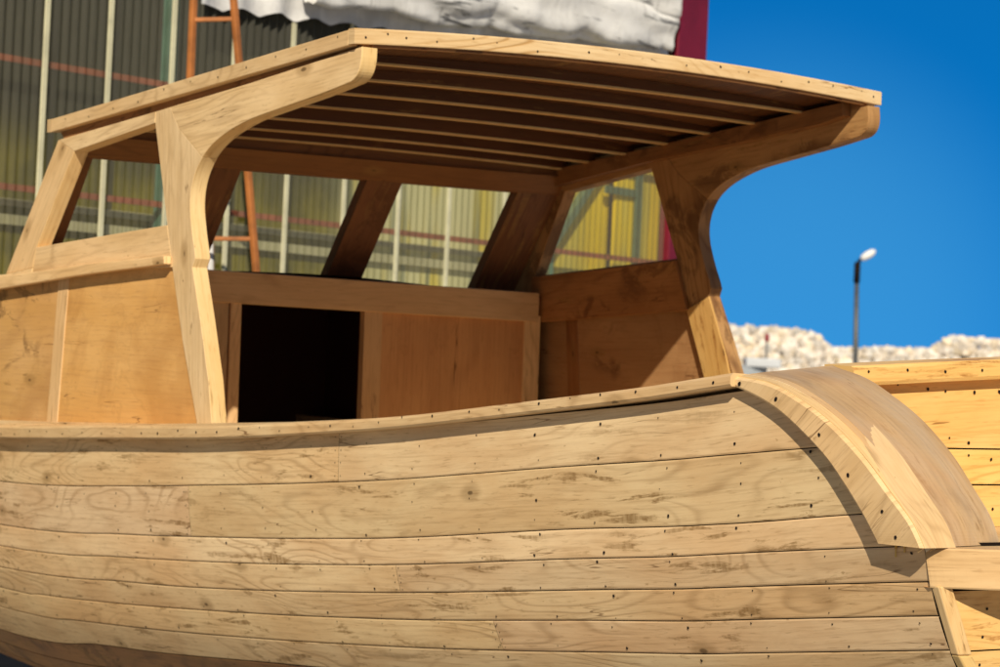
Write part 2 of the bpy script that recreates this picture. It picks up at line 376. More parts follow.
for (a, za), (b, zb) in zip(kz, kz[1:]):
    mb.hexa([(-.05, a, min(za, -1.36)-.09), (.05, a, min(za, -1.36)-.09), (.05, a, za+.03), (-.05, a, za+.03), (-.05, b, min(zb, -1.36)-.09), (.05, b, min(zb, -1.36)-.09), (.05, b, zb+.03), (-.05, b, zb+.03)])
mb.hexa([(-.045, 4.9, -1.44), (.045, 4.9, -1.44), (.045, 5.1, -1.44), (-.045, 5.1, -1.44), (-.045, 5.1, -.08), (.045, 5.1, -.08), (.045, 5.32, -.05), (-.045, 5.32, -.05)])
mb.build('keel', M['bottom'], boat, .004)

# cap rail: outer face, sloping top, inner face
def rail(side, y0, y1):
    mb = MB(); n = 90; prof = []
    for i in range(n+1):
        Y = y0+(y1-y0)*i/n; h = H(Y); b = Bz(Y); t = Tz(Y); e = b+.027+.012*max(0, min(1, (Y+1.4)/1.6)); o = .036
        wv = .0012*noise.noise(Vector((Y*5, 3, 1)))
        prof.append([Vector((side*(h+o-.004), Y, b)), Vector((side*(h+o), Y, b+.005)), Vector((side*(h+o+wv), Y, e-.006)), Vector((side*(h+o-.008), Y, e+.001)), Vector((side*(h-.02), Y, (e+t)/2+.002)), Vector((side*(h-.10), Y, t)), Vector((side*(h-.10), Y, t-.03)), Vector((side*(h-.04), Y, b))])
    m = len(prof[0]); vs = [p for r in prof for p in r]; F = []; UV = []; ou = random.random()*9
    L = [0]
    for j in range(m): L.append(L[-1]+(prof[0][(j+1) % m]-prof[0][j]).length)
    for i in range(n):
        u0, u1 = ou+(y1-y0)*i/n, ou+(y1-y0)*(i+1)/n
        for j in range(m):
            F.append((i*m+j, (i+1)*m+j, (i+1)*m+(j+1) % m, i*m+(j+1) % m)); UV.append([(u0, L[j]), (u1, L[j]), (u1, L[j+1]), (u0, L[j+1])])
    F += [tuple(range(m)), tuple(range(n*m, n*m+m))]; UV += [[(0, 0)]*m]*2
    mb.add(vs, F, UV, 0, (1, 1, 1))
    Y = y0+.05
    while Y < y1:
        e = Bz(Y)+.018+random.uniform(-.006, .008)
        mb.disc((side*(H(Y)+.0375), Y, e), (side, 0, 0), random.choice([.0022, .003, .0034]), 1)
        Y += random.uniform(.10, .16)
    return mb.build('cap_rail', [M['rail'], M['nail']], boat)
rail(-1, -2.516, 5.12); rail(1, -2.516, 5.12)

# bulwark inner faces and deck
for side in (-1, 1):
    mb = MB(); ys = [-2.50+i*.25 for i in range(29)]
    mb.strip([(side*(H(Y)-.055), Y, Bz(Y)+.002) for Y in ys], [(side*(hx(Y, .45)-.06), Y, Bz(Y)-.42) for Y in ys])
    mb.build('bulwark_lining', M['frame'], boat)
mb = MB()
for i in range(14):
    x0 = -1.05+i*.15; x1 = x0+.148
    for a, b in ((-2.45, -.1), (-.1, .9)):
        w0 = w1 = .84
        X0 = max(-w0, x0); X1 = min(w0, x1)
        if X1 > X0: mb.box((X0, a+.002, -.91), (X1, b, -.89))
mb.build('cockpit_floor', M['rail'], boat, .002)

# transom bulwark, raised across the stern above the ledge
def tw_top(x): return -.178-.044*(abs(x)/.82)**1.3
mb = MB(); xs = [-.80+i*1.6/22 for i in range(23)]
def ty(x): return -2.50-.03*(1-(x/.86)**2)
bands = [(0.0, .0), (-.052, -.052)]
edges = [lambda x: tw_top(x)-.012, lambda x: -.395-.0*x, lambda x: -.475, lambda x: -.57]
for k in range(3):
    tp = [(x, ty(x), edges[k](x)-(.0018 if k else 0)) for x in xs]; bt = [(x, ty(x), edges[k+1](x)+.0018) for x in xs]
    mb.strip(tp, bt, 0, rt(.95, 1.08))
mb.strip([(x, ty(x)+.012, tw_top(x)-.014) for x in xs], [(x, ty(x)+.012, -.57) for x in xs], 1)
mb.strip([(x, ty(x)+.05, tw_top(x)-.03) for x in xs], [(x, ty(x)+.05, -.95) for x in xs], 2)
for x in [-.78+.071*i for i in range(23)]:
    for z in (-.262, -.375, -.415, -.53):
        if random.random() < .8:
            X = x+random.uniform(-.012, .012); mb.disc((X, ty(X)-.002, z+random.uniform(-.01, .01)), (0, -1, 0), random.choice([.0025, .003, .0042]), 3)
mb.build('transom_bulwark', [M['transom'], M['gap'], M['inner'], M['nail']], boat, recalc=False)
mb = MB(); xs = [-.80+1.60*i/22 for i in range(23)]
R1 = []
for x in xs:
    t = tw_top(x); R1.append([(x, ty(x)-.028, t-.044), (x, ty(x)-.032, t-.036), (x, ty(x)-.032, t-.008), (x, ty(x)-.024, t), (x, ty(x)+.06, t+.002), (x, ty(x)+.06, t-.03), (x, ty(x)-.004, t-.034)])
m = 7; vs = [p for r in R1 for p in r]; F = []; UV = []
for i in range(len(xs)-1):
    for j in range(m):
        F.append((i*m+j, i*m+(j+1) % m, (i+1)*m+(j+1) % m, (i+1)*m+j)); v0, v1 = j*.03, (j+1)*.03
        UV.append([(xs[i]+5, v0), (xs[i]+5, v1), (xs[i+1]+5, v1), (xs[i+1]+5, v0)])
F += [tuple(range(m)), tuple(range(len(vs)-m, len(vs)))]; UV += [[(0, 0)]*m]*2
mb.add(vs, F, UV, 0, (1.05, 1.03, 1.0))
for x in [-.76+.11*i for i in range(14)]: mb.disc((x, ty(x)-.0335, tw_top(x)-.02+random.uniform(-.007, .007)), (0, -1, 0), .0034, 1)
mb.build('stern_rail', [M['transom'], M['nail']], boat)

# lower transom with corner posts
def trz(x): return 0
mb = MB(); zs = [-.652, -.772, -.885, -.99, -1.09]
def twx(z):
    s = Tz(Y_ST)-.03-z; return hx(Y_ST, s)
for k in range(4):
    a, b = zs[k], zs[k+1]
    n = 18
    for q0, q1 in ((a-.0015, b+.0015),):
        wa, wb = twx(q0)-.03, twx(q1)-.03
        mb.strip([(-wa+2*wa*i/n, Y_ST-.012, q0) for i in range(n+1)], [(-wb+2*wb*i/n, Y_ST-.012+.0, q1) for i in range(n+1)], 0, rt(.96, 1.08))
n = 18
zz = [-.56-i*.05 for i in range(18)]
for a, b in zip(zz, zz[1:]):
    wa, wb = twx(a)-.005, twx(b)-.005
    mb.add([(-wa, Y_ST-.002, a), (wa, Y_ST-.002, a), (wb, Y_ST-.002, b), (-wb, Y_ST-.002, b)], [(0, 1, 2, 3)], [[(0, 0), (0, 2), (.1, 2), (.1, 0)]], 1 if b > -1.1 else 3)
for z in (-.69, -.745, -.80, -.86, -.91, -.965):
    for i in range(16):
        x = -.88+i*.118+random.uniform(-.01, .01); mb.disc((x, Y_ST-.0135, z), (0, -1, 0), .0032, 2)
mb.build('transom', [M['transom'], M['gap'], M['nail'], M['bottom']], boat, recalc=False)
for side in (-1, 1):
    mb = MB()
    cut = [-.641, -.778, -.90, -1.02, -1.14]
    for a, b in zip(cut, cut[1:]):
        wa, wb = twx(a)+.001, twx(b)+.001
        a -= .001
        c = [(side*wa, Y_ST-.022, a), (side*(wa-.034), Y_ST-.026, a), (side*(wa-.034), Y_ST+.0, a), (side*wa, Y_ST+.0, a)]
        d = [(side*wb, Y_ST-.022, b), (side*(wb-.034), Y_ST-.026, b), (side*(wb-.034), Y_ST+.0, b), (side*wb, Y_ST+.0, b)]
        mb.hexa(c+d, 0, rt(.98, 1.05))
    mb.build('corner_post', M['edge'], boat, .003)

# stern ledge (boarding platform) with its curved front board
def ledge_y(x):
    t = abs(x)/1.042; return -3.004-.215*(1-t**3.2)**.8 if t < 1 else -3.004
lx = [-1.042+2.11*(.5-.5*math.cos(math.pi*i/48)) for i in range(49)]
mb = MB()
zt = lambda x: -.5665-.004*(1-abs(x)/1.042); zb = lambda x: -.6455-.006*(1-abs(x)/1.042)
vs = []; F = []; UV = []
for x in lx: y = ledge_y(x); vs += [(x*.982, y+.002, zb(x)), (x*.983, y, zb(x)+.003), (x, y, zt(x)-.004), (x, y+.003, zt(x)), (x*.90, -2.45, zt(x)), (x*.88, -2.45, zb(x))]
acc = 0
for i in range(48):
    L = math.dist((lx[i], ledge_y(lx[i])), (lx[i+1], ledge_y(lx[i+1])))
    vv = [0, .003, .07, .075, .65, .72]
    for j in range(6):
        F.append((i*6+j, (i+1)*6+j, (i+1)*6+(j+1) % 6, i*6+(j+1) % 6)); a, b = vv[j], vv[(j+1) % 6]
        UV.append([(acc, a), (acc+L, a), (acc+L, b), (acc, b)])
    acc += L
mb.add(vs, F, UV, 0, (1.0, 1.0, 1.0))
mb.build('stern_ledge', M['rail'], boat)

# quarter wings: sawn timber curving from the rail down to the ledge, with a wide cap board
def quarter(side):
    w = empty('quarter_wing', (0, 0, 0)); w.parent = boat
    n = min(len(WU), len(WL)); idx = range(n)
    XO = lambda i: 1.148; XI = 1.06
    mb = MB(); vs = []; F = []; UV = []; acc = 0
    U = [WU[int(i*(len(WU)-1)/(n-1))] for i in idx]; L = [WL[int(i*(len(WL)-1)/(n-1))] for i in idx]
    xo = lambda p: 1.118-.036*min(1, max(0, (-.25-p[1])/.31))
    for i in idx:
        u, l = Vector((0, *U[i])), Vector((0, *L[i])); d = (u-l).normalized()
        o = lambda X, p: (side*X, p.y, p.z)
        q = xo(U[i])
        vs += [o(q-.002, l), o(q, l+d*.004), o(q, u-d*.007), o(q-.010, u-d*.0005), o(.99, u), o(.99, l)]
    for i in range(n-1):
        Lg = math.dist(U[i], U[i+1]); vv = [0, .004, .07, .08, .16, .2]
        for j in range(6):
            F.append((i*6+j, (i+1)*6+j, (i+1)*6+(j+1) % 6, i*6+(j+1) % 6)); a, b = vv[j], vv[(j+1) % 6]
            UV.append([(acc, a), (acc+Lg, a), (acc+Lg, b), (acc, b)])
        acc += Lg
    F += [(0, 1, 2, 3, 4, 5), tuple((n-1)*6+k for k in range(6))]; UV += [[(0, 0), (0, .01), (0, .07), (.01, .08), (.08, .08), (.08, 0)]]*2
    # planar uv for the broad face so the grain does not bend with the saw cut
    for fi, f in enumerate(F[:-2]):
        if (fi % 6) in (0, 1, 2): UV[fi] = [(vs[q][1]*.75-vs[q][2]*.66, vs[q][1]*.66+vs[q][2]*.75) for q in f]
    mb.add(vs, F, UV, 0, (1.03, 1.0, .96))
    for t in (.04, .22, .42, .58, .78, .93):
        i = int(t*(n-1)); f = random.uniform(.3, .7); mb.disc((side*(xo(U[i])+.0012), U[i][0]*f+L[i][0]*(1-f), U[i][1]*f+L[i][1]*(1-f)), (side, 0, 0), .0045, 1)
    mb.build('side_timber', [M['frame'], M['nail']], w)
    def capstrip(o0, o1, lift, name, mats, tint, abs1=False):
        mb = MB(); A = []; B = []; C = []; D = []
        for i in idx:
            y, z = U[i]; t = i/(n-1); X = xo(U[i]); xa = X-o0; xb = (.842-.02*t) if abs1 else X-o1-.012*t*(o1 > .02)
            ny, nz = (U[min(i+1, n-1)][1]-U[max(i-1, 0)][1]), -(U[min(i+1, n-1)][0]-U[max(i-1, 0)][0]); q = math.hypot(ny, nz); ny, nz = ny/q, nz/q
            for P, Q, x in ((A, C, xa), (B, D, xb)):
                g = (X-x)/.28; dy = .05*t*t*g; dz = .028*(1-t)**4*g
                P.append((side*x, y+ny*lift+dy, z+nz*lift+dz)); Q.append((side*x, y-ny*.02+dy, z-nz*.02+dz))
        mb.strip(A, B, 0, tint); mb.strip(C, A, 0, tint); mb.strip(B, D, 0, tint)
        return mb.build(name, mats, w, recalc=False)
    capstrip(.008, .034, .0006, 'edge_strip', M['edge'], (1.06, 1.02, .98))
    capstrip(.0345, .039, .0002, 'glue_line', M['putty'], (.7, .66, .6))
    capstrip(.0395, .060, .001, 'edge_strip', M['rail'], (.95, .90, .84))
    capstrip(.0605, 0, .0015, 'cap_board', M['wingcap'], (1, 1, 1), True)
    # closing inner cheek
    mb = MB(); tp = [(side*(.85-.02*i/(n-1)), U[i][0]+.05*(i/(n-1))**2+.004, U[i][1]+.02*(1-i/(n-1))**4-.006) for i in idx]; bt = [(p[0], p[1], -.57) for p in tp]
    mb.strip(tp, bt); mb.build('inner_cheek', M['rail'], w)
    return w
quarter(-1); quarter(1)
# glue runs under the near wing
for x, y, l in ((0, -2.93, .026), (0, -2.952, .015)):
    mb = MB()
    X = -(hx(y, Tz(y)-.03+.575)+.0025)
    mb.tube([(X, y, -.566), (X, y+.001, -.566-l*.5), (X, y, -.566-l)], [.0035, .0015, .0022], 6)
    mb.build('glue_run', M['glue'], boat, smooth=True)

# ------------------------------------------------------------------ wheelhouse sides
B1, B2 = -.0652, .0186
def sp(side, inset):
    return lambda y, z: (side*(1-inset+B1*z+B2*y), y, z)
def piece(mb, side, poly, inset=0.0, th=.05, mi=0, mie=None, rot=0.0, tint=None):
    mb.prism(poly, sp(side, inset), sp(side, inset+th), mi, mie, tint, rot)
curve = smooth_tab([(-.736, .488), (-.594, .464), (-.397, .436), (-.233, .411), (-.109, .377), (-.027, .338), (.022, .290), (.046, .235), (.045, .175), (.022, .105), (-.004, .046), (-.012, .022)])
isc = min(range(len(curve)), key=lambda i: math.dist(curve[i], (.002, .315)))
tip = [(-.778, .580), (-.780, .552), (-.7795, .541), (-.778, .531), (-.7755, .522), (-.772, .514), (-.767, .507), (-.761, .501), (-.754, .496), (-.746, .4915)]
bracket = [(.215, .4725), (-.20, .514), (-.5, .548)]+tip+curve[:isc+1]+[(.155, .408)]
post = [(.2150, .4725), (.155, .408)]+curve[isc:]+[(.0, -.003), (-.073, -.155), (-.148, -.324), (-.191, -.450), (-.191, -.50), (-.13, -.50), (-.103, -.439), (.018, -.213), (.114, -.005), (.167, .122), (.297, .429), (.300, .4635)]
toprail = [(.3002, .4635), (.297, .429), (.794, .365), (.909, .405)]
apillar = [(.794, .3652), (.988, .066), (1.0, .0), (1.185, -.02), (.909, .4052)]
sillb = [(.988, .0658), (.1675, .1218), (.1140, -.003), (.36, -.004), (1.0, -.03)]
sillf = [(1.0, -.0004), (1.0, -.05), (2.3, -.10), (2.3, -.04), (1.19, -.0204)]
for side in (-1, 1):
    cs = empty('cabin_side'); cs.parent = boat
    near = side == -1
    def mk(name, poly, mat, rot=0, inset=0, th=.05, tint=None, edge=None):
        mb = MB()
        if near: piece(mb, side, poly, inset, th, 0, 1, rot, tint); mats = [mat, edge or M['edge']]
        else: piece(mb, side, poly, inset, th, 0, 0, rot, tint); mats = [M['farframe']]
        o = mb.build(name, mats, cs, .0022)
        if not near:   # every face of the far frame carries the shade-darkened timber
            pass
        return o
    tn = (1.0, 1.0, 1.0)
    mk('roof_bracket', bracket, M['frame'], -.10, tint=(1.04, 1.03, 1.0))
    mk('rear_post', post, M['frame'], 1.36, tint=(.98, .98, .98), inset=.0006)
    mk('top_rail', toprail, M['frame'], -.10, tint=(1.0, .99, .97))
    mk('front_pillar', apillar, M['frame'], 2.15, tint=(1.02, 1.0, .97), inset=.0008)
    mk('window_sill', sillb, M['frame'], -.06, tint=(1.03, 1.0, .96), inset=.0004)
    mk('sill_extension', sillf, M['frame'], -.03)
    # moulding below the window, standing proud
    mb = MB()
    a = [(.122, .033), (.6, .008), (1.221, -.032), (2.3, -.085)]; b = [(.117, .006), (.6, -.026), (1.211, -.074), (2.3, -.13)]
    poly = a+b[::-1]
    mb.prism([(.122, .030), (.6, .008), (1.221, -.032), (2.3, -.085), (2.3, -.125), (1.211, -.072), (.6, -.024), (.117, .005)], sp(side, -.026), sp(side, -.0008), 0, None, (1.05, 1.0, .93), -.05)
    mb.build('moulding', M['frame'], cs, .004)
    # plywood panels, slightly recessed, and the vertical batten between them
    mb = MB(); mb.prism([(-.135, -.52), (.75, -.52), (.765, .0), (.10, .02)], sp(side, .012), sp(side, .028), 0, None, (1.0, 1.0, 1.0), .0)
    mb.build('plywood_panel', M['ply'] if near else M['plyfar'], cs)
    mb = MB(); mb.prism([(.82, -.54), (2.3, -.54), (2.3, -.06), (.83, -.02)], sp(side, .012), sp(side, .028), 0, None, (.92, .92, .92))
    mb.build('plywood_panel', M['plystain'] if near else M['plyfar'], cs)
    mb = MB(); mb.prism([(.75, -.53), (.82, -.53), (.832, -.012), (.765, -.01)], sp(side, .009), sp(side, .03), 0, None, (1.0, .95, .9), 1.5)
    mb.build('batten', M['frame'] if near else M['inner'], cs, .002)
    # fillet along the foot of the panel
    mb = MB()
    mb.prism([(-.10, -.452), (.7, -.478), (1.5, -.50), (1.5, -.52), (.7, -.50), (-.10, -.474)], sp(side, -.008), sp(side, .012))
    mb.build('foot_fillet', M['rail'], cs, .003)
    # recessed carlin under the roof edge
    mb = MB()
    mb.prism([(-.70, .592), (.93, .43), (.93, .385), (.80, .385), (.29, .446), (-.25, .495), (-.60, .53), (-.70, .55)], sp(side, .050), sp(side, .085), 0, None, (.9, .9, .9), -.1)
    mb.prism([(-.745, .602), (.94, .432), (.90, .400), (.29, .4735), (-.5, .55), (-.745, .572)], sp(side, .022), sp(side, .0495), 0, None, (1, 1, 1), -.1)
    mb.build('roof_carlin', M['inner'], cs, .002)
    if not near:
        # inner sill board of the far side
        mb = MB(); mb.prism([(.99, .060), (.160, .115), (.100, -.052), (.93, -.100), (.99, -.103)], sp(1, .0506), sp(1, .064), 0, None, (1.25, 1.2, 1.1), -.06)
        mb.build('inner_sill_board', M['inner'], cs, .002)
        mb = MB(); mb.prism([(.110, -.05), (.021, -.279), (-.05, -.45), (-.17, -.45), (-.09, -.2), (-.008, -.005)], sp(1, .0502), sp(1, .058), 0, None, (.78, .76, .72), 1.3)
        mb.build('sunlit_post_cheek', M['transom'], cs, .002)  # brighter piece on the far post: its sunlit part put into the colour

# windscreen
wsY = lambda z: .84+(.349-z)/(.349-.042)*.22
mb = MB()
def slab(mb, x0, x1, z0, z1, y_in, th, mi=0, tint=None, skew=0.0):
    f = lambda x, z: (x, y_in(z), z)
    if abs(x1-x0) > abs(z1-z0): c = [(x0, y_in(z0), z0), (x0, y_in(z0)+th, z0), (x0, y_in(z1)+th, z1), (x0, y_in(z1), z1), (x1, y_in(z0+skew), z0+skew), (x1, y_in(z0+skew)+th, z0+skew), (x1, y_in(z1+skew)+th, z1+skew), (x1, y_in(z1+skew), z1+skew)]
    else: c = [(x0, y_in(z0), z0), (x1, y_in(z0), z0), (x1, y_in(z0)+th, z0), (x0, y_in(z0)+th, z0), (x0, y_in(z1), z1), (x1, y_in(z1), z1), (x1, y_in(z1)+th, z1), (x0, y_in(z1)+th, z1)]
    mb.hexa(c, mi, tint)
slab(mb, -.93, .95, .352, .418, lambda z: wsY(z)-.004, .045)
mb.box((-.93, .80, .40), (.93, .83, .475)); mb.build('windscreen_header', M['header'], boat, .003)
for x0, x1 in ((-.50, -.36), (.13, .275), (.765, .945), (-.945, -.90)):
    mb = MB(); slab(mb, x0, x1, -.02, .37, wsY, .05); mb.build('windscreen_post', M['dark'], boat, .003)
# bulkhead
bk = empty('bulkhead'); bk.parent = boat
mb = MB(); slab(mb, -.96, .937, -.075, .030, lambda z: .918, .04, 0, (1, 1, 1), -.026); mb.build('sill_board', M['sill'], bk, .003)
mb = MB(); mb.box((-.96, .925, -.04), (.95, 1.14, -.012)); mb.build('sill_shelf', M['dark'], bk)
def bz(x): return -.088-.008*x
for x0, x1, mt, nm, y in ((-.95, -.400, 'plyin', 'panel', .938), (.275, .90, 'plyin', 'panel', .938)):
    mb = MB(); mb.box((x0, y, -.96), (x1, y+.012, -.075), 0, (1, 1, 1)); mb.build(nm, M[mt], bk)
for x0, x1, y, t in ((-.40, -.335, .930, (.8, .8, .8)), (-.332, -.290, .924, (1.1, 1.1, 1.1)), (.198, .272, .926, (.95, .92, .9)), (.885, .955, .930, (1.15, 1.15, 1.1))):
    mb = MB(); mb.box((x0, y, -.95), (x1, y+.03, -.078), 0, t); mb.build('door_frame' if x0 < .8 else 'corner_stile', M['sill'], bk, .002)
# low trunk cabin ahead, closes the dark doorway
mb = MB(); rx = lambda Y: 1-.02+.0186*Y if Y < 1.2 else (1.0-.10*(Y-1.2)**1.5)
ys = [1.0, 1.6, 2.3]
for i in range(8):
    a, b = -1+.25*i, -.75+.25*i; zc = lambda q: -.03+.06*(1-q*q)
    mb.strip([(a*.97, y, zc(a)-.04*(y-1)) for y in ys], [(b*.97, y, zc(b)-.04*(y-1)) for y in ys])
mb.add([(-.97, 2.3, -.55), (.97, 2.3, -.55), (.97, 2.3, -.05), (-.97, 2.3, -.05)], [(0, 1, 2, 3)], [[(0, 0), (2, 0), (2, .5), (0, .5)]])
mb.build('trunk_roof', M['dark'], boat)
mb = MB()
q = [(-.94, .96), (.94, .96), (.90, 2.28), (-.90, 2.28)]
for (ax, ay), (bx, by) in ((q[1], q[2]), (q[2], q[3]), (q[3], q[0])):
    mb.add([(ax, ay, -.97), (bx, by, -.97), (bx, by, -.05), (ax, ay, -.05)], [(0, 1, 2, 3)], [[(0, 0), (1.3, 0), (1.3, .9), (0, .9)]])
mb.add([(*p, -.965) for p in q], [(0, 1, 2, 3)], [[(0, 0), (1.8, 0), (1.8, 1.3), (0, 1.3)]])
mb.build('forepeak_lining', M['doorway_shade'], boat, recalc=False)  # added dark box; its colour stands for the unlit doorway
mb = MB(); ys = [2.2+.25*i for i in range(12)]
for i in range(6):
    a, b = -1+i/3, -1+(i+1)/3
    mb.strip([(a*(H(y)-.05), y, Bz(y)+.01) for y in ys], [(b*(H(y)-.05), y, Bz(y)+.01) for y in ys])
for s in (-1, 1):
    ys = [-.15+.25*i for i in range(10)]
    mb.strip([(s*(H(y)-.05), y, Bz(y)+.01) for y in ys], [(s*.93, y, Bz(y)+.02) for y in ys])
mb.build('foredeck', M['rail'], boat)

# ------------------------------------------------------------------ wheelhouse roof
rf = empty('wheelhouse_roof'); rf.parent = boat
RY0, RY1 = -.766, .96
def cam_(x): return .032*(1-(x/.96)**2)
def rtop(x, y): return .629-(y-RY0)*.0885+cam_(x)
def rhw(y): return .965+.0145*(y-RY0)
mb = MB(); n = 16
cell = []
for j in range(9):
    y = RY0+(RY1-RY0)*j/8
    cell.append([(rhw(y)*(-1+2*i/n), y) for i in range(n+1)])
for i in range(n):
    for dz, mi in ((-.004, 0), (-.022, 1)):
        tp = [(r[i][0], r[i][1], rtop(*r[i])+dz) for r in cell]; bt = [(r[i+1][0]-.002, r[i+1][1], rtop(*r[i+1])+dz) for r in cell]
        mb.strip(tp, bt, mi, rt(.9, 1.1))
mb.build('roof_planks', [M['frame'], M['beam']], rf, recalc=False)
mb = MB(); vs = []; F = []; UV = []; n = 40                     # rear fascia, bent to the camber
for i in range(n+1):
    x = -.965+1.93*i/n; t = rtop(x, RY0); lo = t-.0415+.0*abs(x)
    vs += [(x, RY0+.001, lo), (x, RY0, lo+.003), (x, RY0, t-.004), (x, RY0+.003, t), (x, RY0+.03, t), (x, RY0+.03, lo)]
for i in range(n):
    u0, u1 = 1.93*i/n, 1.93*(i+1)/n; vv = [0, .003, .038, .042, .07, .11]
    for j in range(6):
        a, b = vv[j], vv[j+1] if j < 5 else .14
        F.append((i*6+j, (i+1)*6+j, (i+1)*6+(j+1) % 6, i*6+(j+1) % 6)); UV.append([(u0, a), (u1, a), (u1, b), (u0, b)])
F += [(0, 1, 2, 3, 4, 5), tuple(n*6+k for k in range(6))]; UV += [[(0, 0), (0, .003), (0, .038), (0, .04), (.03, .04), (.03, 0)]]*2
mb.add(vs, F, UV, 0, (1, 1, 1))
for x in (-.93, -.86, -.80, -.70, -.58, -.50, -.36, -.18, -.07, .05, .18, .31, .42, .55, .66, .76, .88, .93):
    mb.disc((x, RY0-.0012, rtop(x, RY0)-random.uniform(.010, .032)), (0, -1, 0), random.choice([.0022, .003, .0034]), 1)
mb.build('fascia', [M['fascia'], M['nail']], rf)
mb = MB()                                                       # thin cleat right under the rear fascia
for i in range(20):
    a, b = -.90+.09*i, -.81+.09*i
    ta, tb = rtop(a, RY0)-.0415, rtop(b, RY0)-.0415
    mb.hexa([(a, RY0+.010, ta-.008), (a, RY0+.03, ta-.008), (a, RY0+.03, ta-.0005), (a, RY0+.010, ta-.0005), (b, RY0+.010, tb-.008), (b, RY0+.03, tb-.008), (b, RY0+.03, tb-.0005), (b, RY0+.010, tb-.0005)], 0, (1, 1, 1))
mb.build('cleat', M['inner'], rf)
for side in (-1, 1):
    mb = MB(); ns = 12
    for k in range(ns):
        ya, yb = RY0+.0305+(RY1-RY0-.0305)*k/ns, RY0+.0305+(RY1-RY0-.0305)*(k+1)/ns
        def sec(y):
            x = rhw(y); t = rtop(x, y); return [(side*x, y, t-.0415), (side*(x-.03), y, t-.0415), (side*(x-.03), y, t), (side*x, y, t)]
        if k == 0: st = MB(); A = []
        A.append(sec(ya))
    A.append(sec(RY1)); vs = [p for r in A for p in r]; F = []; UV = []
    for i in range(ns):
        u0, u1 = i*.14, (i+1)*.14
        for j in range(4):
            F.append((i*4+j, (i+1)*4+j, (i+1)*4+(j+1) % 4, i*4+(j+1) % 4)); a, b = j*.04, (j+1)*.04
            UV.append([(u0, a), (u1, a), (u1, b), (u0, b)])
    F += [(0, 1, 2, 3), tuple(ns*4+k for k in range(4))]; UV += [[(0, 0), (.03, 0), (.03, .04), (0, .04)]]*2
    mb.add(vs, F, UV, 0, (1, .98, .95))
    for k in range(11):
        y = RY0+.08+k*.155; x = rhw(y); mb.disc((side*(x+.0012), y, rtop(x, y)-random.uniform(.01, .03)), (side, 0, 0), .003, 1)
    mb.build('side_fascia', [M['frame'], M['nail']], rf, .002)
mb = MB(); t = [rtop(0, RY1)]
n = 16; vs = []; F = []; UV = []
for i in range(n+1):
    x = rhw(RY1)*(-1+2*i/n); z = rtop(x, RY1); vs += [(x, RY1+.0005, z-.0415), (x, RY1+.0005, z), (x, RY1+.03, z), (x, RY1+.03, z-.0415)]
for i in range(n):
    for j in range(4): F.append((i*4+j, (i+1)*4+j, (i+1)*4+(j+1) % 4, i*4+(j+1) % 4)); UV.append([(i*.12, j*.04), (i*.12+.12, j*.04), (i*.12+.12, j*.04+.04), (i*.12, j*.04+.04)])
F += [(0, 1, 2, 3), tuple(n*4+k for k in range(4))]; UV += [[(0, 0), (.03, 0), (.03, .04), (0, .04)]]*2
mb.add(vs, F, UV); mb.build('fascia', M['frame'], rf)
BY = [(-.511, .577), (-.286, .554), (-.056, .533), (.163, .509), (.392, .485), (.605, .466), (.765, .449)]
for y, z in BY:
    mb = MB(); n = 14; vs = []; F = []; UV = []; z -= .010; k = random.uniform(0, 30)
    for i in range(n+1):
        x = -.925+1.85*i/n; c = .014*(1-(x/.96)**2); top = rtop(x, y)-.0225
        vs += [(x, y, z+c), (x, y, top), (x, y+.026, top-.002), (x, y+.026, z+c)]
    for i in range(n):
        for j in range(4):
            F.append((i*4+j, (i+1)*4+j, (i+1)*4+(j+1) % 4, i*4+(j+1) % 4)); UV.append([(k+i*.13, j*.05), (k+i*.13+.13, j*.05), (k+i*.13+.13, j*.05+.05), (k+i*.13, j*.05+.05)])
    F += [(0, 1, 2, 3), tuple(n*4+q for q in range(4))]; UV += [[(0, 0), (.03, 0), (.03, .04), (0, .04)]]*2
    mb.add(vs, F, UV, 0, rt(.85, 1.1))
    # lower edge strip painted paler for the light it catches
    tp = [(-.90+1.80*i/n, y-.0008, z+.005+.014*(1-((-.90+1.80*i/n)/.96)**2)) for i in range(n+1)]
    bt = [(p[0], y-.0012, p[2]-.0055) for p in tp]; b2 = [(p[0], y+.0255, p[2]-.0006) for p in bt]
    mb.strip(tp, bt, 1, (1, 1, 1)); mb.strip(bt, b2, 1, (1, 1, 1))
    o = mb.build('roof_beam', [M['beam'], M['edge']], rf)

# ================================================================== SURROUNDINGS (metres)
# ground
N = NT('concrete_yard'); o_ = N.obj(); n1 = N.noise(o_, .35, 6, .6); n2 = N.noise(o_, 6, 5, .65)
c = N.mix(N.step(n1, .35, .7), (.30, .28, .25), (.42, .39, .34)); c = N.mix(N.step(n2, .5, .75, 0, .5), c, (.18, .16, .14))
M['ground'] = N.done(N.principled(c, .85, N.bump(n2, .5, .03)))
mb = MB(0); mb.add([(-3000, -3000, 0), (3000, -3000, 0), (3000, 3000, 0), (-3000, 3000, 0)], [(0, 1, 2, 3)], [[(0, 0), (1, 0), (1, 1), (0, 1)]])
tag(mb.build('ground', M['ground']), kind='structure')

# keel blocks carry the boat
M['block'] = plain('old_timber_block', (.20, .14, .09), .8)
for i, y in enumerate((-4.0, -1.8, .6, 3.2, 6.0)):
    mb = MB(0); mb.box((-.32, -.12, 0), (.32, .12, .13)); mb.box((-.22, -.10, .131), (.22, .10, .225))
    o = mb.build('keel_block', M['block'], None, .01); o.location = (0, y, 0)
    where = ['aftmost keel block under the stern', 'dark timber keel block under the cockpit', 'dark timber keel block under the wheelhouse', 'dark timber keel block under the foredeck', 'foremost keel block under the bow'][i]
    tag(o, where+' of the wooden boat', 'timber block', 'keel blocks under the boat')

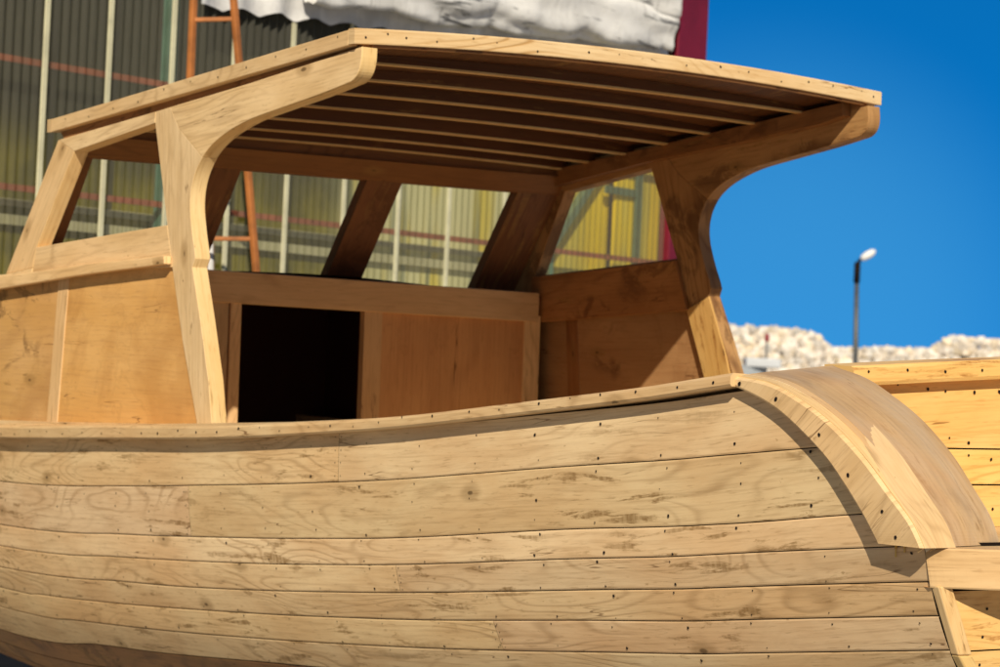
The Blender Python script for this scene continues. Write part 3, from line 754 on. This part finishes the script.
# ---- shed of corrugated translucent sheets
P0 = Vector((3.058, 7.3705, 0)); WD = Vector((.95106, .30902, 0)); WN = Vector((.30902, -.95106, 0))   # WN points to the yard
shed = empty('corrugated_shed', P0+WD*1.0); tag(shed, 'tall boatyard shed clad in translucent corrugated sheets with pale vertical battens', 'shed')
SM = Matrix.Translation(-(P0+WD*1.0))
def wp(s, d, z): return P0+WD*s+WN*d+Vector((0, 0, z))-(P0+WD*1.0)
def wpw(s, d, z): return P0+WD*s+WN*d+Vector((0, 0, z))
N = NT('corrugated_translucent_sheet'); g = N.obj()
nz = N.noise(N.vmul(g, (1, 1, .35)), 2.2, 5, .6); nf = N.noise(N.vmul(g, (9, 9, 1.2)), 3, 3, .6)
c = N.mix(N.step(nz, .35, .7), (.24, .235, .19), (.36, .35, .29)); c = N.mix(N.step(nf, .5, .8, 0, .5), c, (.14, .13, .10))
bs = N.principled(c, .45, None, .4); tr = N.n('ShaderNodeBsdfTransparent'); tr.inputs[0].default_value = (.90, .90, .80, 1)
tl = N.n('ShaderNodeBsdfTranslucent'); N.put(tl.inputs[0], c)
m1 = N.n('ShaderNodeMixShader'); m1.inputs[0].default_value = .35; N.l(bs, m1.inputs[1]); N.l(tl.outputs[0], m1.inputs[2])
m2 = N.n('ShaderNodeMixShader'); N.put(m2.inputs[0], N.step(nz, .3, .7, .70, .80)); N.l(m1.outputs[0], m2.inputs[1]); N.l(tr.outputs[0], m2.inputs[2])
M['sheet'] = N.done(m2.outputs[0])
mb = MB(0); pitch = .088; s0, s1 = -9.0, 5.86; n = int((s1-s0)/pitch*8)
A = []; Bq = []
for i in range(n+1):
    s = s0+(s1-s0)*i/n; d = .019*math.sin(2*math.pi*s/pitch); A.append(wp(s, d, 7.2)); Bq.append(wp(s, d, .25))
mb.strip(A, Bq); mb.build('corrugated_sheet', M['sheet'], shed, smooth=True, recalc=False)
M['batten'] = plain('cream_batten', (.62, .60, .42), .6, .1)
k = -13; s = -9.0+.07
BS = [-8.93, -8.26, -7.59, -6.92, -6.25, -5.58, -4.91, -4.24, -3.57, -2.90, -2.23, -1.61, -.96, -.29, .38, 1.08, 1.78, 2.46, 3.25]
for s in BS:
    mb = MB(0); w = .019
    c = [wp(s-w, .022, .25), wp(s+w, .022, .25), wp(s+w, .040, .25), wp(s-w, .040, .25), wp(s-w, .022, 7.2), wp(s+w, .022, 7.2), wp(s+w, .040, 7.2), wp(s-w, .040, 7.2)]
    mb.hexa(c); mb.build('batten', M['batten'], shed)
M['redsteel'] = plain('red_oxide_steel', (.36, .10, .06), .6, .2, spec=.3)
for z in (.9, 1.9, 3.11, 3.99, 4.9, 5.8, 6.7):
    mb = MB(0); c = [wp(-9, -.06, z-.022), wp(-9, -.028, z-.022), wp(-9, -.028, z+.022), wp(-9, -.06, z+.022), wp(5.85, -.06, z-.022), wp(5.85, -.028, z-.022), wp(5.85, -.028, z+.022), wp(5.85, -.06, z+.022)]
    mb.hexa(c); mb.build('purlin', M['redsteel'], shed)
M['teal'] = plain('teal_steel', (.10, .22, .20), .5, .2)
for s in (-7.4, -.85):
    mb = MB(0); c = [wp(s-.05, -.14, 0), wp(s+.05, -.14, 0), wp(s+.05, -.07, 0), wp(s-.05, -.07, 0), wp(s-.05, -.14, 7.2), wp(s+.05, -.14, 7.2), wp(s+.05, -.07, 7.2), wp(s-.05, -.07, 7.2)]
    mb.hexa(c); mb.build('steel_column', M['teal'], shed)
M['greensteel'] = plain('grey_green_steel', (.13, .19, .15), .5, .2)
def barw(mb, a, b, w, mi=0): mb.bar(a, b, w, w, (WN.x, WN.y, .01), mi)
mb = MB(0); barw(mb, wp(3.35, -.12, 2.3), wp(5.25, -.12, 4.25), .07); mb.build('diagonal_brace', M['greensteel'], shed)
mb = MB(0); barw(mb, wp(4.2, -.12, .2), wp(4.2, -.12, 5.0), .035); mb.build('steel_rod', M['teal'], shed)
# yellow lining inside, pale band between, upper gloom painted dark onto the boards
M['yellow'] = plain('yellow_sheeting', (.80, .62, .03), .6, .12, 1.6)
M['olive'] = plain('olive_sheeting', (.50, .46, .04), .7, .2, 1.2)
M['beige'] = plain('beige_boarding', (.56, .54, .40), .7, .12, 2.5)
M['darkin'] = plain('dark_shed_interior', (.035, .034, .030), .9, .3, 1.0)
M['paleyellow'] = plain('pale_yellow_sheeting', (.78, .72, .28), .6, .12, 1.6)
M['greenish'] = plain('pale_green_sheeting', (.66, .66, .44), .7, .15, 1.5)
def panel(s0, s1, z0, z1, mat, d=-.20, name='lining_panel'):
    mb = MB(0); c = [wp(s0, d-.03, z0), wp(s0, d, z0), wp(s0, d, z1), wp(s0, d-.03, z1), wp(s1, d-.03, z0), wp(s1, d, z0), wp(s1, d, z1), wp(s1, d-.03, z1)]
    mb.hexa(c, 0, (1, 1, 1)); return mb.build(name, M[mat], shed)
N = NT('shed_lining'); g = N.obj()
dt = N.n('ShaderNodeVectorMath', operation='DOT_PRODUCT'); N.put(dt.inputs[0], g); dt.inputs[1].default_value = tuple(WD)
S_ = N.math('ADD', dt.outputs['Value'], 1.0); sx = N.n('ShaderNodeSeparateXYZ'); N.put(sx.inputs[0], g); Z_ = sx.outputs[2]
wob = N.math('MULTIPLY_ADD', N.noise(N.vmul(g, (1, 1, .5)), 1.6, 3), .8, -.4); S2 = N.math('ADD', S_, wob); Z2 = N.math('MULTIPLY_ADD', wob, .35, Z_)
oliv = N.mix(N.step(N.noise(g, 2.5, 4), .35, .65), (.13, .12, .018), (.27, .235, .02))
left = N.mix(N.step(Z2, 3.05, 3.75), oliv, (.035, .034, .028))  # upper part near black: the unlit shed inside as colour
blk = N.noise(N.vmul(g, (1.5, 1.5, .25)), 1.6, 2)
mid = N.mix(N.step(blk, .46, .56), (.78, .76, .50), (.85, .70, .12))
mid = N.mix(N.step(N.noise(N.vmul(g, (2.5, 2.5, .3), (4, 4, 4)), 1.4, 2), .56, .64, 0, .8), mid, (.26, .30, .22))
yel = N.mix(N.step(N.noise(N.vmul(g, (3, 3, .6)), 1.2, 2), .45, .6), (.90, .66, .02), (.72, .60, .10))
c = N.mix(N.step(S2, .9, 1.9), left, mid); c = N.mix(N.step(S2, 4.0, 4.9), c, yel); c = N.mix(N.step(Z_, 4.35, 4.6), c, (.03, .03, .028))
M['lining'] = N.done(N.principled(c, .7, None, .2))
panel(-9, 5.2, .3, 7.2, 'lining'); panel(5.205, 6.25, .3, 7.2, 'lining', -.13)
for z0, z1 in ((2.86, 2.93), (2.99, 3.04)): panel(-9, 4.0, z0, z1, 'beige', -.15, 'pale_board')
panel(5.50, 5.60, 2.0, 4.3, 'greensteel', -.09, 'steel_stud'); panel(5.0, 5.5, 3.70, 3.77, 'greensteel', -.09, 'steel_stud')
# roof slab, back wall, end wall
M['maroon'] = plain('maroon_sheet', (.16, .006, .022), .5, .15, 2)
mb = MB(0)
c = [wp(5.865, -.06, 0), wp(6.38, -.06, 0), wp(6.38, .06, 0), wp(5.865, .06, 0), wp(5.865, -.06, 7.4), wp(6.38, -.06, 7.4), wp(6.38, .06, 7.4), wp(5.865, .06, 7.4)]
mb.hexa(c); mb.build('corner_panel', M['maroon'], shed, .01)
mb = MB(0)
c = [wp(6.28, -9, 0), wp(6.33, -9, 0), wp(6.33, -.51, 0), wp(6.28, -.51, 0), wp(6.28, -9, 7.2), wp(6.33, -9, 7.2), wp(6.33, -.51, 7.2), wp(6.28, -.51, 7.2)]
mb.hexa(c); mb.build('end_wall', M['maroon'], shed)
mb = MB(0); c = [wp(-9.2, -9, 7.2), wp(-9.2, .25, 7.2), wp(-9.2, .25, 7.3), wp(-9.2, -9, 7.3), wp(6.4, -9, 7.2), wp(6.4, .25, 7.2), wp(6.4, .25, 7.3), wp(6.4, -9, 7.3)]
mb.hexa(c); mb.build('roof', M['darkin'], shed)
mb = MB(0); c = [wp(-9, 0.0-.04, 0), wp(-9, .05, 0), wp(-9, .05, .26), wp(-9, -.04, .26), wp(5.86, -.04, 0), wp(5.86, .05, 0), wp(5.86, .05, .26), wp(5.86, -.04, .26)]
mb.hexa(c); mb.build('plinth', M['ground'], shed)

# ---- tarpaulin bundled under the eave, with a hanging valance below it
N = NT('silver_tarpaulin'); g = N.obj(); n1 = N.noise(g, 2.0, 5, .65, .6); n2 = N.noise(N.vmul(g, (2, 2, 6)), 3.0, 4, .6)
n3 = N.noise(N.vmul(g, (.9, .9, 9), (2, 3, 1)), 1.6, 4, .6, .5); n4 = N.noise(N.vmul(g, (9, 9, 1.2)), 1.5, 4, .6, .6)
c = N.mix(N.step(n1, .36, .6), (.64, .635, .63), (.84, .835, .83)); c = N.mix(N.step(n3, .57, .66, 0, .9), c, (.04, .04, .045)); c = N.mix(N.step(n4, .58, .72, 0, .55), c, (.22, .22, .22))  # dark streaks painted in for the shade of the creases
M['tarp'] = N.done(N.principled(c, .5, N.bump(n1, .3, .03), .4))
N = NT('white_canvas'); g = N.obj(); n1 = N.noise(g, 3.0, 5, .6)
c = N.mix(N.step(n1, .35, .65), (.55, .55, .56), (.78, .78, .79)); M['canvas'] = N.done(N.principled(c, .7, N.bump(n1, .4, .05)))
tp_ = empty('bundled_tarpaulin', P0+WD*2.7+Vector((0, 0, 4.6)))
tag(tp_, 'silver grey tarpaulin bundled in creased folds along the top of the shed wall', 'tarpaulin')
org = P0+WD*2.7+Vector((0, 0, 4.6))
mb = MB(0); ns, na = 170, 26; vs = []; F = []; UV = []
TS0, TS1 = .35, 5.50
for i in range(ns+1):
    s = TS0+(TS1-TS0)*i/ns; t = i/ns
    zc = 5.02+.055*s; 
    for j in range(na):
        a = 2*math.pi*j/na
        sag = abs(math.sin(s*2.35))**.6
        r = .21*(.86+.14*sag)
        p = Vector((s*2.2, math.cos(a)*.8, math.sin(a)*.8))
        q = 1+.16*noise.noise(p*.7)+.10*math.sin(5*a+1.3*s+2.2*noise.noise(Vector((s*1.6, 0, 2))))+.05*noise.noise(Vector((s*6-3*math.sin(a), math.cos(a), 4)))
        vs.append(wpw(s, .10+.20*(.5+.5*math.cos(a))*q*.9, zc-.015*sag+r*1.25*math.sin(a)*q)-org)
for i in range(ns):
    for j in range(na):
        k = (j+1) % na; F.append((i*na+j, i*na+k, (i+1)*na+k, (i+1)*na+j)); UV.append([(0, 0), (0, 1), (1, 1), (1, 0)])
mb.add(vs, F, UV); mb.build('folded_cloth', M['tarp'], tp_, smooth=True)
# second smaller roll above
mb = MB(0); vs = []
for i in range(ns+1):
    s = TS0+(TS1-TS0)*i/ns; zc = 5.44+.03*s
    for j in range(na):
        a = 2*math.pi*j/na; p = Vector((s*2.0+9, math.cos(a)*.8, math.sin(a)*.8))
        q = 1+.2*noise.noise(p*.7)+.10*math.sin(4*a-1.1*s+2*noise.noise(Vector((s*1.4, 5, 2))))
        vs.append(wpw(s, .10+.22*(.5+.5*math.cos(a))*q, zc+.22*math.sin(a)*q)-org)
mb.add(vs, F, UV); mb.build('folded_cloth', M['tarp'], tp_, smooth=True)
vl = empty('canvas_valance', P0+WD*1.5+Vector((0, 0, 4.6))); org = P0+WD*1.5+Vector((0, 0, 4.6))
tag(vl, 'white canvas valance with a wavy lower hem hanging below the bundled tarpaulin', 'valance')
mb = MB(0); A = []; Bq = []; n = 260
for i in range(n+1):
    s = -.75+(5.66+.75)*i/n
    hem = 4.585+.052*(s+.5)+.042*abs(math.sin((s+.05)*math.pi/.42))**.7*(1 if s < 2.2 else .35)+.01*noise.noise(Vector((s*4, 0, 0)))
    top = max(hem+.05, 5.10+.05*s)
    A.append((s, top)); Bq.append((s, hem))
rows = 7; vs = []; F = []; UV = []
for i in range(n+1):
    s = A[i][0]
    for j in range(rows):
        t = j/(rows-1); z = A[i][1]*(1-t)+Bq[i][1]*t; d = .07+.025*math.sin(s*math.pi/.21)*t+.02*noise.noise(Vector((s*5, t*2, 3)))
        vs.append(wpw(s, d, z)-org)
for i in range(n):
    for j in range(rows-1): F.append((i*rows+j, (i+1)*rows+j, (i+1)*rows+j+1, i*rows+j+1)); UV.append([(0, 0)]*4)
mb.add(vs, F, UV); mb.build('canvas', M['canvas'], vl, smooth=True, recalc=False)

# ---- wooden step ladder in front of the shed
M['orange'] = plain('orange_varnished_timber', (.36, .13, .035), .6, .3, 5)
CW = Vector((-7.09216, -9.95136, 1.96171))
ld = empty('wooden_ladder', (1.98, 5.75, 0)); tag(ld, 'tapering orange brown wooden ladder standing against the corrugated shed', 'ladder')
Lo = Vector((1.98, 5.75, 0))
def rail_pts(p1, p2, z0, z1, lean):
    p1, p2 = Vector(p1), Vector(p2); d = (p2-p1)/(p2.z-p1.z); return [p1+d*(z-p1.z) for z in (z0, z1)]
Lr = rail_pts((1.655, 5.90, 4.31), (1.79, 5.80, 2.80), 0.0, 4.75, 0)
Lr = [Vector((1.70, 5.87, 0)), Vector((1.665, 5.895, 4.85))]
Rr = rail_pts((1.935, 5.70, 4.05), (2.10, 5.61, 2.63), 0.0, 4.85, 0)
for a, b in (Lr, Rr):
    mb = MB(0); mb.bar(a-Lo, b-Lo, .048, .04, (WN.x, WN.y, 0)); mb.build('stile', M['orange'], ld, .008)
for i in range(9):
    z = 4.31-.50*i+.0
    if z < .15: break
    a = Lr[0]+(Lr[1]-Lr[0])*(z/4.85); b = Rr[0]+(Rr[1]-Rr[0])*((z+.02)/4.85)
    mb = MB(0); mb.bar(a-Lo, b-Lo, .026, .03); mb.build('rung', M['orange'], ld, .006)
# small trestle with a white rag beside the ladder
ts = empty('small_trestle', (1.92, 5.95, 0)); tag(ts, 'small timber trestle with a white rag hung over it beside the ladder', 'trestle')
for a, b in (((-.16, 0, 0), (0, 0, 2.80)), ((.20, 0, 0), (.01, 0, 2.80)), ((0, .2, 0), (0, .02, 2.78))):
    mb = MB(0); mb.bar(a, b, .035, .035); mb.build('leg', M['block'], ts)
mb = MB(0); mb.hexa([(-.02, -.03, 2.35), (.05, -.03, 2.33), (.05, .03, 2.34), (-.02, .03, 2.36), (-.01, -.02, 2.80), (.02, -.02, 2.80), (.02, .02, 2.80), (-.01, .02, 2.80)]); mb.build('rag', M['canvas'], ts, .01)

# ---- rubble breakwater
VD = Vector((.5869, .8095, 0)); VR = Vector((.8095, -.5869, 0))
N = NT('pale_rubble'); at = N.n('ShaderNodeAttribute', attribute_name='tint'); g = N.obj(); n1 = N.noise(g, 3, 5, .6)
c = N.mix(N.step(n1, .3, .7), (.50, .47, .43), (.72, .70, .67)); c = N.mix(1, c, at.outputs['Color'], 'MULTIPLY')
M['rubble'] = N.done(N.principled(c, .9, N.bump(n1, .6, .1), .2))
bw0 = Vector((53.0, 57.2, 0)); BD = (Vector((59.6, 52.8, 0))-Vector((51.9, 58.4, 0))).normalized(); BN = Vector((-BD.y, BD.x, 0))
if BN.dot(VD) > 0: BN = -BN
bw = MB(0)
prof = smooth_tab([(-40, 4.0), (-8, 4.1), (-1.6, 4.10), (1.2, 4.02), (1.8, 3.76), (2.1, 3.50), (3.2, 3.56), (4.2, 3.60), (5.1, 3.60), (5.6, 3.68), (6.0, 3.98), (6.6, 4.10), (7.6, 4.06), (11, 4.08), (60, 4.1)])
ico = [(-.53, .85, 0), (.53, .85, 0), (-.53, -.85, 0), (.53, -.85, 0), (0, -.53, .85), (0, .53, .85), (0, -.53, -.85), (0, .53, -.85), (.85, 0, -.53), (.85, 0, .53), (-.85, 0, -.53), (-.85, 0, .53)]
icf = [(0, 11, 5), (0, 5, 1), (0, 1, 7), (0, 7, 10), (0, 10, 11), (1, 5, 9), (5, 11, 4), (11, 10, 2), (10, 7, 6), (7, 1, 8), (3, 9, 4), (3, 4, 2), (3, 2, 6), (3, 6, 8), (3, 8, 9), (4, 9, 5), (2, 4, 11), (6, 2, 10), (8, 6, 7), (9, 8, 1)]
def rock(c, r):
    m = Matrix.Rotation(random.uniform(0, 6.28), 3, Vector((random.random(), random.random(), random.random()+.01)).normalized())
    vs = [c+(m @ Vector(q))*r*random.uniform(.75, 1.2) for q in ico]; t = random.choice([.75, .85, .95, 1.0, 1.1, 1.15, 1.2])
    w = random.random(); tt = (t*(1.0+.12*w), t, t*(1-.2*w*w))
    bw.add(vs, icf, [[(0, 0)]*3]*20, 0, tt)
for i in range(12500):
    s = random.uniform(-10, 20) if i < 6800 else random.uniform(-14, 58)
    top = lerp(s, prof); z = random.uniform(0, 1)**.75*top; z = min(z, top-.1); slope = (top-z)*.55
    r = random.uniform(.08, .22)
    rock(bw0+BD*s+BN*(slope+random.uniform(-.1, .15))+Vector((0, 0, z)), r)
for s10 in range(-120, 230):
    s = s10/10; rock(bw0+BD*s+Vector((0, 0, lerp(s, prof)-.12)), random.uniform(.10, .18))
core = []; core2 = []
for i in range(101):
    s = -40+i; core.append(bw0+BD*s+Vector((0, 0, lerp(s, prof)-.35))); core2.append(bw0+BD*s+BN*2.2)
bw.strip(core, core2, 0, (.5, .5, .5))
o = bw.build('rubble_breakwater', M['rubble']); tag(o, 'pale rubble stone breakwater wall beyond the stern of the boat', 'sea wall')

# ---- street lamp
M['pole'] = plain('grey_lamp_pole', (.10, .105, .11), .5, .2, 2, .4)
M['lampw'] = plain('white_lamp_housing', (.75, .76, .78), .4, .05, 2)
lp = empty('street_lamp', (48.62, 48.40, 0)); tag(lp, 'slim grey lamp post with a tilted white lamp head against the sky', 'street lamp')
mb = MB(0); mb.tube([(0, 0, 0), (0, 0, 3), (-.06, .04, 5.5)], [.11, .085, .07], 12); mb.build('pole', M['pole'], lp, smooth=True)
mb = MB(0); mb.tube([(-.06, .04, 5.35), (-.06, .04, 5.98)], [.10, .10], 12); mb.tube([(-.06, .04, 5.92), (.0, .0, 6.06), (.10, -.08, 6.16)], [.06, .05, .05], 8); mb.build('bracket', M['gap'], lp, smooth=True)
mb = MB(0); d = Vector((.30, -.22, .25)); c0 = Vector((.02, -.02, 6.08))
mb.tube([c0, c0+d*.15, c0+d*.5, c0+d*.9, c0+d*1.15], [.05, .10, .125, .11, .04], 12); mb.build('lamp_head', M['lampw'], lp, smooth=True)

# ---- small things by the water, left of the lamp
M['hullgrey'] = plain('blue_grey_paint', (.36, .40, .45), .5, .1); M['white'] = plain('white_paint', (.52, .55, .60), .5, .06)
M['rust'] = plain('rust_red_paint', (.30, .09, .05), .6, .2); M['red'] = plain('signal_red', (.25, .015, .03), .5, .1); M['green'] = plain('signal_green', (.02, .22, .10), .5, .1)
bt = empty('small_boat', (42.6, 46.55, 0)); bt.rotation_euler = (0, 0, math.atan2(VR.y, VR.x))
tag(bt, 'small blue grey boat with white cabin ashore before the rubble breakwater', 'boat')
mb = MB(0); vs = []; F = []; UV = []; n = 12; prf = []
for i in range(n+1):
    t = i/n; x = -2.0+2.6*t; w = .62*math.sin(math.pi*min(1, .18+.82*t)**.8)**.6 if t > 0 else .05; w = max(.05, w)
    sh = 2.62+.10*(1-t)**2
    vs += [(x, -w, sh), (x, -w*.8, 2.05), (x, 0, 1.75), (x, w*.8, 2.05), (x, w, sh)]
for i in range(n):
    for j in range(4): F.append((i*5+j, (i+1)*5+j, (i+1)*5+j+1, i*5+j+1)); UV.append([(0, 0)]*4)
    F.append((i*5+4, (i+1)*5+4, (i+1)*5, i*5)); UV.append([(0, 0)]*4)
F.append(tuple(n*5+j for j in range(5))); UV.append([(0, 0)]*5)
mb.add(vs, F, UV); mb.build('hull', M['hullgrey'], bt, smooth=False)
mb = MB(0); mb.box((-.05, -.42, 2.60), (.95, .42, 2.86)); mb.build('cabin', M['white'], bt, .04)
mb = MB(0); mb.box((-.95, -.35, 2.70), (-.30, .35, 2.84)); mb.build('hatch', M['rust'], bt, .03)
mb = MB(0)
for x in (-1.4, .3):
    for y in (-.4, .4): mb.bar((x, y*1.5, 0), (x, y*.6, 2.1), .08, .08)
    mb.bar((x, -.5, 1.7), (x, .5, 1.7), .10, .10)
cr = mb.build('boat_cradle', M['block']); cr.location = (42.6, 46.55, 0); cr.rotation_euler = bt.rotation_euler
tag(cr, 'timber cradle holding up the small blue grey boat', 'cradle')
for (x, y, h, mt, lb, nm) in ((43.10, 46.28, 3.50, 'red', 'thin post with a red light on top before the breakwater', 'post'), (42.23, 46.9, 3.16, 'green', 'thin post with a green light on top beside the wheelhouse edge', 'post')):
    e = empty('marker_post', (x, y, 0)); tag(e, lb, 'marker post', 'harbour marker posts')
    mb = MB(0); mb.tube([(0, 0, 0), (0, 0, h-.15)], .025, 8); mb.build('pole', M['pole'], e, smooth=True)
    mb = MB(0); mb.tube([(0, 0, h-.16), (0, 0, h-.12), (0, 0, h+.02), (0, 0, h+.08)], [.04, .065, .065, .025], 10); mb.build('light', M[mt], e, smooth=True)
e = empty('mooring_bollard', (46.9, 45.9, 0)); tag(e, 'dark round topped bollard in front of the breakwater', 'bollard')
mb = MB(0); mb.tube([(0, 0, 0), (0, 0, 2.35), (0, 0, 2.42), (0, 0, 2.58), (0, 0, 2.66)], [.12, .09, .15, .15, .05], 12); mb.build('cap', M['pole'], e, smooth=True)

# ================================================================== CAMERA
cd = bpy.data.cameras.new('camera'); cam = bpy.data.objects.new('camera', cd); COL.objects.link(cam); sc.camera = cam
f = Vector((.58692762, .80946717, .01669948)); r = Vector((.80820219, -.58698954, .04746049)); u = Vector((-.04822013, .01435931, .99873351))
cam.matrix_world = Matrix(((r.x, u.x, -f.x, CW.x), (r.y, u.y, -f.y, CW.y), (r.z, u.z, -f.z, CW.z), (0, 0, 0, 1)))
cd.sensor_width = 36; cd.lens = 94.51; cd.clip_end = 6000; cd.clip_start = .1
cd.dof.use_dof = True; cd.dof.focus_distance = 8.0; cd.dof.aperture_fstop = 6.0

# ================================================================== LIGHT
sd = Vector((.84, 1.2, -.95)).normalized()                    # travel direction of the sunlight
L = bpy.data.lights.new('sun', 'SUN'); L.energy = 5.0; L.angle = math.radians(.53); L.color = (1, .89, .70)
so = bpy.data.objects.new('sun', L); COL.objects.link(so); so.rotation_euler = sd.to_track_quat('-Z', 'Y').to_euler(); so.location = (-5, -8, 12)
w = bpy.data.worlds.new('World'); sc.world = w; w.use_nodes = True; nt = w.node_tree
bg = nt.nodes['Background']; sky = nt.nodes.new('ShaderNodeTexSky'); sky.sky_type = 'NISHITA'; sky.sun_disc = False
to = -sd; sky.sun_elevation = math.asin(to.z); sky.sun_rotation = math.atan2(to.x, to.y)
sky.air_density = 1.0; sky.dust_density = .15; sky.ozone_density = 3.0; sky.altitude = 200
tc = nt.nodes.new('ShaderNodeTexCoord'); ma = nt.nodes.new('ShaderNodeVectorMath'); ma.operation = 'MULTIPLY_ADD'
ma.inputs[1].default_value = (1, 1, 1.0); ma.inputs[2].default_value = (0, 0, .52)
nt.links.new(tc.outputs['Generated'], ma.inputs[0]); nt.links.new(ma.outputs[0], sky.inputs[0])
mx = nt.nodes.new('ShaderNodeMix'); mx.data_type = 'RGBA'; mx.blend_type = 'MULTIPLY'; mx.inputs[0].default_value = 1
nt.links.new(sky.outputs[0], mx.inputs[6])
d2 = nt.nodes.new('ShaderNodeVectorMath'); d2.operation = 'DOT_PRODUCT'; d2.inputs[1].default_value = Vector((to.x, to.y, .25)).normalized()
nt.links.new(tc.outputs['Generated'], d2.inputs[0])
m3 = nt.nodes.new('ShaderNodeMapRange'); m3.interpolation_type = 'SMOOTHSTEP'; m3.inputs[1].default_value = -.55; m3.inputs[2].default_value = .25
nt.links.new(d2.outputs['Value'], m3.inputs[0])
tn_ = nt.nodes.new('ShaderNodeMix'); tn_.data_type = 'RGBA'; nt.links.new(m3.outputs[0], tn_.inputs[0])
tn_.inputs[6].default_value = (.03, 1.25, 2.0, 1); tn_.inputs[7].default_value = (.85, .72, .56, 1)  # sun side of the dome tinted warm, an added fill for shaded faces
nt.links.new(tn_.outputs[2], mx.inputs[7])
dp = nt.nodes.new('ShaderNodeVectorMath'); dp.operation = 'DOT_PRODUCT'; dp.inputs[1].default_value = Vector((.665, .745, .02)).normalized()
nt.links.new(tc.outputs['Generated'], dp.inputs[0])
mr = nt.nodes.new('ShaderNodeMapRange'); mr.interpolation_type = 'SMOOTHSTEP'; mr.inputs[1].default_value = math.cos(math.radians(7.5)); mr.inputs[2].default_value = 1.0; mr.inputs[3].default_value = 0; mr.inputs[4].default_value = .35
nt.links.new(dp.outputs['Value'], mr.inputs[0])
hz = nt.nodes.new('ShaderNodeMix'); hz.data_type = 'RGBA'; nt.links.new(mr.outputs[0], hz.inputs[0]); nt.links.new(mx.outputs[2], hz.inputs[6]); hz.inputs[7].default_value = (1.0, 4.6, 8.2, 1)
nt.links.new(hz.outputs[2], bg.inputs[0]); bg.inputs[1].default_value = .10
sc.view_settings.view_transform = 'Standard'; sc.view_settings.look = 'None'; sc.view_settings.exposure = 0
try: sc.cycles.use_denoising = True
except Exception: pass
sc.cycles.max_bounces = 8; sc.cycles.transparent_max_bounces = 12
